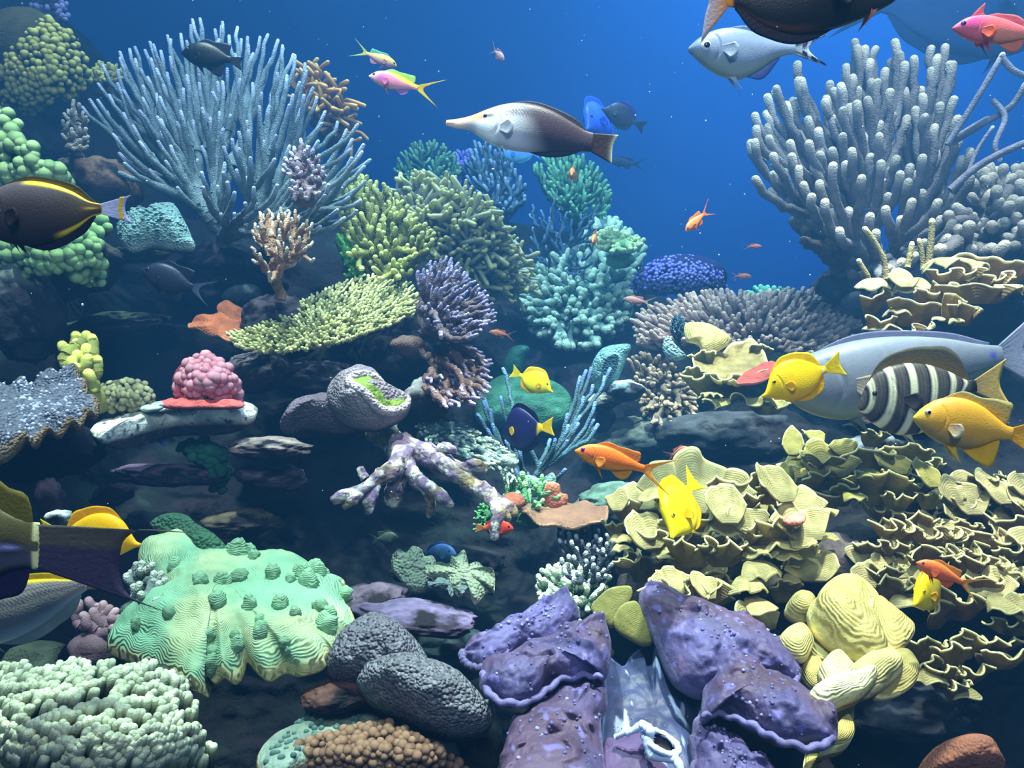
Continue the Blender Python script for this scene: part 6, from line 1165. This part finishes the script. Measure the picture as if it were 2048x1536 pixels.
# naso at the top edge
def c_naso(s, t): o = np.broadcast_to(rgb(30,26,26), s.shape + (3,)).copy(); o = mixw(o, rgb(58,56,40), (1 - sstep(.0, .5, s)) * .8); o = mixw(o, rgb(120,64,30), (1 - sstep(.02, .10, t)) * sstep(.45, .6, s) * .7); o = mixw(o, rgb(240,150,30), sstep(.955, .975, s)); return o
fish('black_surgeonfish', 'big black surgeonfish with orange tail spines cut off by the top edge', SURG, (1800,-25,1.05), (1452,-2,1.05), c_naso, hi=True, bot=[(0,-.05),(.05,-.085),(.15,-.13),(.3,-.185),(.48,-.225),(.66,-.22),(.82,-.15),(.93,-.06),(1,-.045)], tail=[(-1,1.16,-.24),(-.6,1.13,-.10),(0,1.10,0),(.6,1.13,.1),(1,1.16,.22)], tailcol=(rgb(236,150,50), rgb(206,200,214)), analcol=(rgb(60,36,30), rgb(24,24,60)), dorsalcol=(rgb(30,26,26), rgb(24,24,40)), pelvcol=rgb(226,140,120), pelvic=(.13,.12,.05))
# silver flagtail
def c_silv(s, t): o = np.broadcast_to(rgb(122,136,166), s.shape + (3,)).copy(); o = mixw(o, rgb(146,158,156), 1 - sstep(.1, .4, t)); o = mixw(o, rgb(96,112,160), sstep(.7, .95, t)); o = mixw(o, rgb(110,116,150), np.exp(-(((s - .02) / .02) ** 2))*.6); return o
def t_silv(v):
    c1 = np.where((np.abs(np.abs(v) - .45) < .2)[:, None], rgb(24,30,80), rgb(150,164,190)); c2 = np.where((np.abs(np.abs(v) - .72) < .2)[:, None], rgb(14,18,60), rgb(214,222,232)); return c1, c2
sf_ = fish('silver_flagtail', 'silver fish with dark striped tail lobes under the black surgeonfish', DAMS, (1377,95,1.55), (1590,98,1.55), c_silv, hi=True, top=[(0,.0),(.05,.05),(.15,.12),(.3,.175),(.48,.175),(.66,.13),(.82,.075),(.93,.05),(1,.05)], bot=[(0,-.04),(.06,-.09),(.18,-.19),(.35,-.275),(.48,-.29),(.66,-.21),(.82,-.10),(.93,-.055),(1,-.05)], tail=[(-1,1.31,-.16),(-.5,1.2,-.08),(0,1.13,0),(.5,1.2,.09),(1,1.31,.14)], tailcol=t_silv, anal=[(.55,.0),(.62,.06),(.75,.05),(.85,.01)], dorsal=[(.35,.0),(.45,.03),(.7,.04),(.85,.01)], analcol=(rgb(150,166,206), rgb(60,80,190)), eye=(.15,-.015,.052), iris=rgb(214,220,230), pupil=.66, pelvcol=rgb(190,200,220), pectcol=rgb(160,176,200), pelvic=(.36,.16,.05))
Ls = float(np.linalg.norm(P(1377,95,1.55) - P(1590,98,1.55)))
for sg in (-1, 1):
    for f0, f1 in ((.28, .42), (.56, .70), (.84, .97)):
        f = np.linspace(f0, f1, 5); E = np.stack([(.485 + .325 * f) * Ls, 0 * f, sg * (.052 + .106 * f) * Ls], -1); I = np.stack([(.485 + .30 * f) * Ls, 0 * f, sg * (.052 + .106 * f - .085 * (1 - .75 * f)) * Ls], -1)
        leaf_fin(Geo(), I, None, E, m=4, th=.009 * Ls, col=rgb(16,20,70)).make('tail_bar', M_FIN, sf_)
# blue and dim fish in the distance
fish('blue_tang', 'deep blue tang behind the tail of the wrasse', TANG, (1168,250,3.0), (1222,232,3.2), cflat(rgb(50,90,220)), iris=rgb(40,60,140), roll=0.3)
fish('dusky_surgeonfish', 'dusky grey surgeonfish in open water behind the wrasse tail', TANG, (1205,212,2.8), (1272,246,2.8), cflat(rgb(56,58,80), rgb(40,40,90)), iris=rgb(60,60,90), tailcol=(rgb(36,36,60), rgb(30,30,56)), dorsalcol=(rgb(40,40,84), rgb(50,60,170)))
fish('pale_blue_fish', 'pale blue fish passing under the wrasse', SURG, (1002,305,3.2), (1068,308,3.2), cflat(rgb(90,150,236), None, rgb(120,196,230)), iris=rgb(60,90,160))
fish('dim_fish', 'faint dark fish far off in the blue water', ANTH, (1218,322,4.4), (1270,328,4.4), cflat(rgb(70,66,90)), iris=rgb(50,50,70))
fish('hazy_blue_fish', 'large hazy blue fish looming at the top corner', SURG, (2120,30,3.4), (1760,10,3.4), cflat(rgb(60,84,150), rgb(70,100,190)), iris=rgb(50,60,110), tailcol=(rgb(60,84,150), rgb(60,84,150)))
# fish in the hollow
def c_flame(s, t): o = np.broadcast_to(rgb(214,60,34), s.shape + (3,)).copy(); o = mixw(o, rgb(20,14,20), np.exp(-(((s - .42) / .045) ** 2 + ((t - .55) / .12) ** 2))); o = mixw(o, rgb(60,26,20), band(s, .78, .03, .012) * .7); o = mixw(o, rgb(226,110,50), sstep(.8, .95, s)); return o
fish('flame_fish', 'small red orange fish sheltering behind the dead branch tip', DAMS, (1027,1056,1.78), (966,1056,1.8), c_flame, iris=rgb(60,20,20), tailcol=(rgb(226,120,60), rgb(226,150,90)), dorsalcol=(rgb(206,56,34), rgb(190,50,34)), analcol=(rgb(206,56,34), rgb(190,50,34)), dorsal=[(.25,.0),(.35,.03),(.6,.035),(.76,.06),(.84,.06),(.92,.01)], anal=[(.52,.0),(.62,.04),(.72,.06),(.8,.05),(.88,.01)], tail=[(-1,1.28,-.15),(0,1.22,0),(1,1.28,.15)])
fish('shadow_wrasse', 'slate blue fish in the shade above the ruffled plate', SURG, (912,1105,1.85), (850,1108,1.9), cflat(rgb(56,96,140), rgb(46,76,130)), iris=rgb(40,50,80))
fish('shadow_damselfish', 'faint olive fish deep in the hollow left of the slate blue one', DAMS, (798,1075,2.0), (755,1078,2.02), cflat(rgb(70,84,70)), iris=rgb(50,50,50))
# big dark tail in the corner: surgeonfish swimming out of frame
def c_big(s, t): o = np.broadcast_to(rgb(92,86,50), s.shape + (3,)).copy(); o = mixw(o, rgb(70,72,92), 1 - sstep(.25, .6, t)); o = mixw(o, rgb(16,16,40), np.exp(-(((s - .87) / .075) ** 2 + ((t - .46) / .15) ** 2)) * 1.0); o = mixw(o, rgb(150,156,214), np.exp(-(((s - .865) / .05) ** 2 + ((t - .46) / .045) ** 2))); o = mixw(o, rgb(22,18,34), (1 - sstep(.04, .16, t))); o = mixw(o, rgb(226,222,160), sstep(.965, .985, s) * (np.abs(t - .5) > .12)); return o
def t_big(v): 
    c = np.where((v > 0)[:, None], rgb(92,86,80), rgb(66,60,88)); return c * 1.3, c * 1.2
fish('dark_surgeonfish', 'large olive grey surgeonfish leaving the frame, showing its long swept tail', SURG, (-330,1085,0.9), (78,1092,0.9), c_big, hi=True, top=[(0,-.02),(.05,.08),(.15,.19),(.35,.30),(.55,.31),(.72,.25),(.84,.16),(.94,.12),(1,.115)], bot=[(0,-.07),(.05,-.14),(.15,-.22),(.35,-.30),(.55,-.29),(.72,-.23),(.84,-.14),(.94,-.115),(1,-.115)], tail=[(-1,1.62,-.31),(-.75,1.45,-.24),(-.45,1.40,-.14),(0,1.40,-.02),(.4,1.43,.05),(.7,1.52,.09),(1,1.80,.075)], tailcol=t_big, dorsal=[(.2,.0),(.4,.07),(.6,.09),(.8,.105),(.93,.085),(.97,.0)], anal=[(.4,.0),(.55,.05),(.75,.08),(.92,.075),(.96,.0)], dorsalcol=(rgb(110,104,50), rgb(126,116,40)), analcol=(rgb(40,30,80), rgb(50,40,90)), slant=.3, iris=rgb(120,120,130))
# grey scaled fish
def c_scal(s, t):
    o = np.broadcast_to(rgb(168,158,150), s.shape + (3,)).copy(); row = np.floor(t * 20); cell = ((s * 44 + .5 * (row % 2)) % 1.0); ry = (t * 20) % 1
    m = ((cell - .5) ** 2 + (ry - .5) ** 2 < .12); o = mixw(o, rgb(70,72,100), m * sstep(.35, .6, t) * .8); o = mixw(o, rgb(232,196,40), sstep(.90, .97, t)); o = mixw(o, rgb(196,206,200), (1 - sstep(.05, .3, t))); return o
fish('scaled_wrasse', 'grey scaled wrasse with a yellow back below the dark tail', SURG, (-150,1268,1.0), (172,1168,1.0), c_scal, hi=True, top=[(0,.0),(.05,.05),(.15,.11),(.3,.15),(.48,.155),(.66,.13),(.82,.09),(.93,.05),(1,.035)], bot=[(0,-.04),(.06,-.08),(.18,-.14),(.35,-.18),(.5,-.185),(.68,-.155),(.84,-.095),(.95,-.05),(1,-.035)], dorsal=[(.2,.0),(.35,.025),(.6,.03),(.85,.025),(.95,.0)], dorsalcol=(rgb(236,200,30), rgb(226,190,40)), analcol=(rgb(190,196,190), rgb(190,196,190)), tail=[(-1,1.15,-.07),(0,1.14,0),(1,1.15,.07)], tailcol=(rgb(150,140,130), rgb(150,140,130)))
fish('tiny_blue_fish', 'tiny deep blue fish in the dark below the white edged ledge', ANTH, (314,878,1.9), (328,890,1.9), cflat(rgb(40,60,190)), iris=rgb(30,30,80))

# ------------------------------------------------------------------ specks drifting in the water
rs = np.random.default_rng(99); g = Geo(); sv, sf = ico(1)
for i in range(420):
    Y = rs.uniform(0.9, 4.2); px, py = rs.uniform(-150, 2200), rs.uniform(-80, 1560) * (1 if rs.random() < 0.6 else 0.5); R = rs.uniform(0.5, 1.6) * Y / F * (2.2 if rs.random() < 0.05 else 1)
    g.add(sv * R * rs.uniform(0.6, 1.5, 3) + P(px, py, Y), t=sf, col=(0.7, 0.75, 0.8))
tag(g.make('marine_snow', M_SNOW, None, (0, 2, 1.2)), 'tiny white specks drifting through the water', 'particles', None, 'stuff')
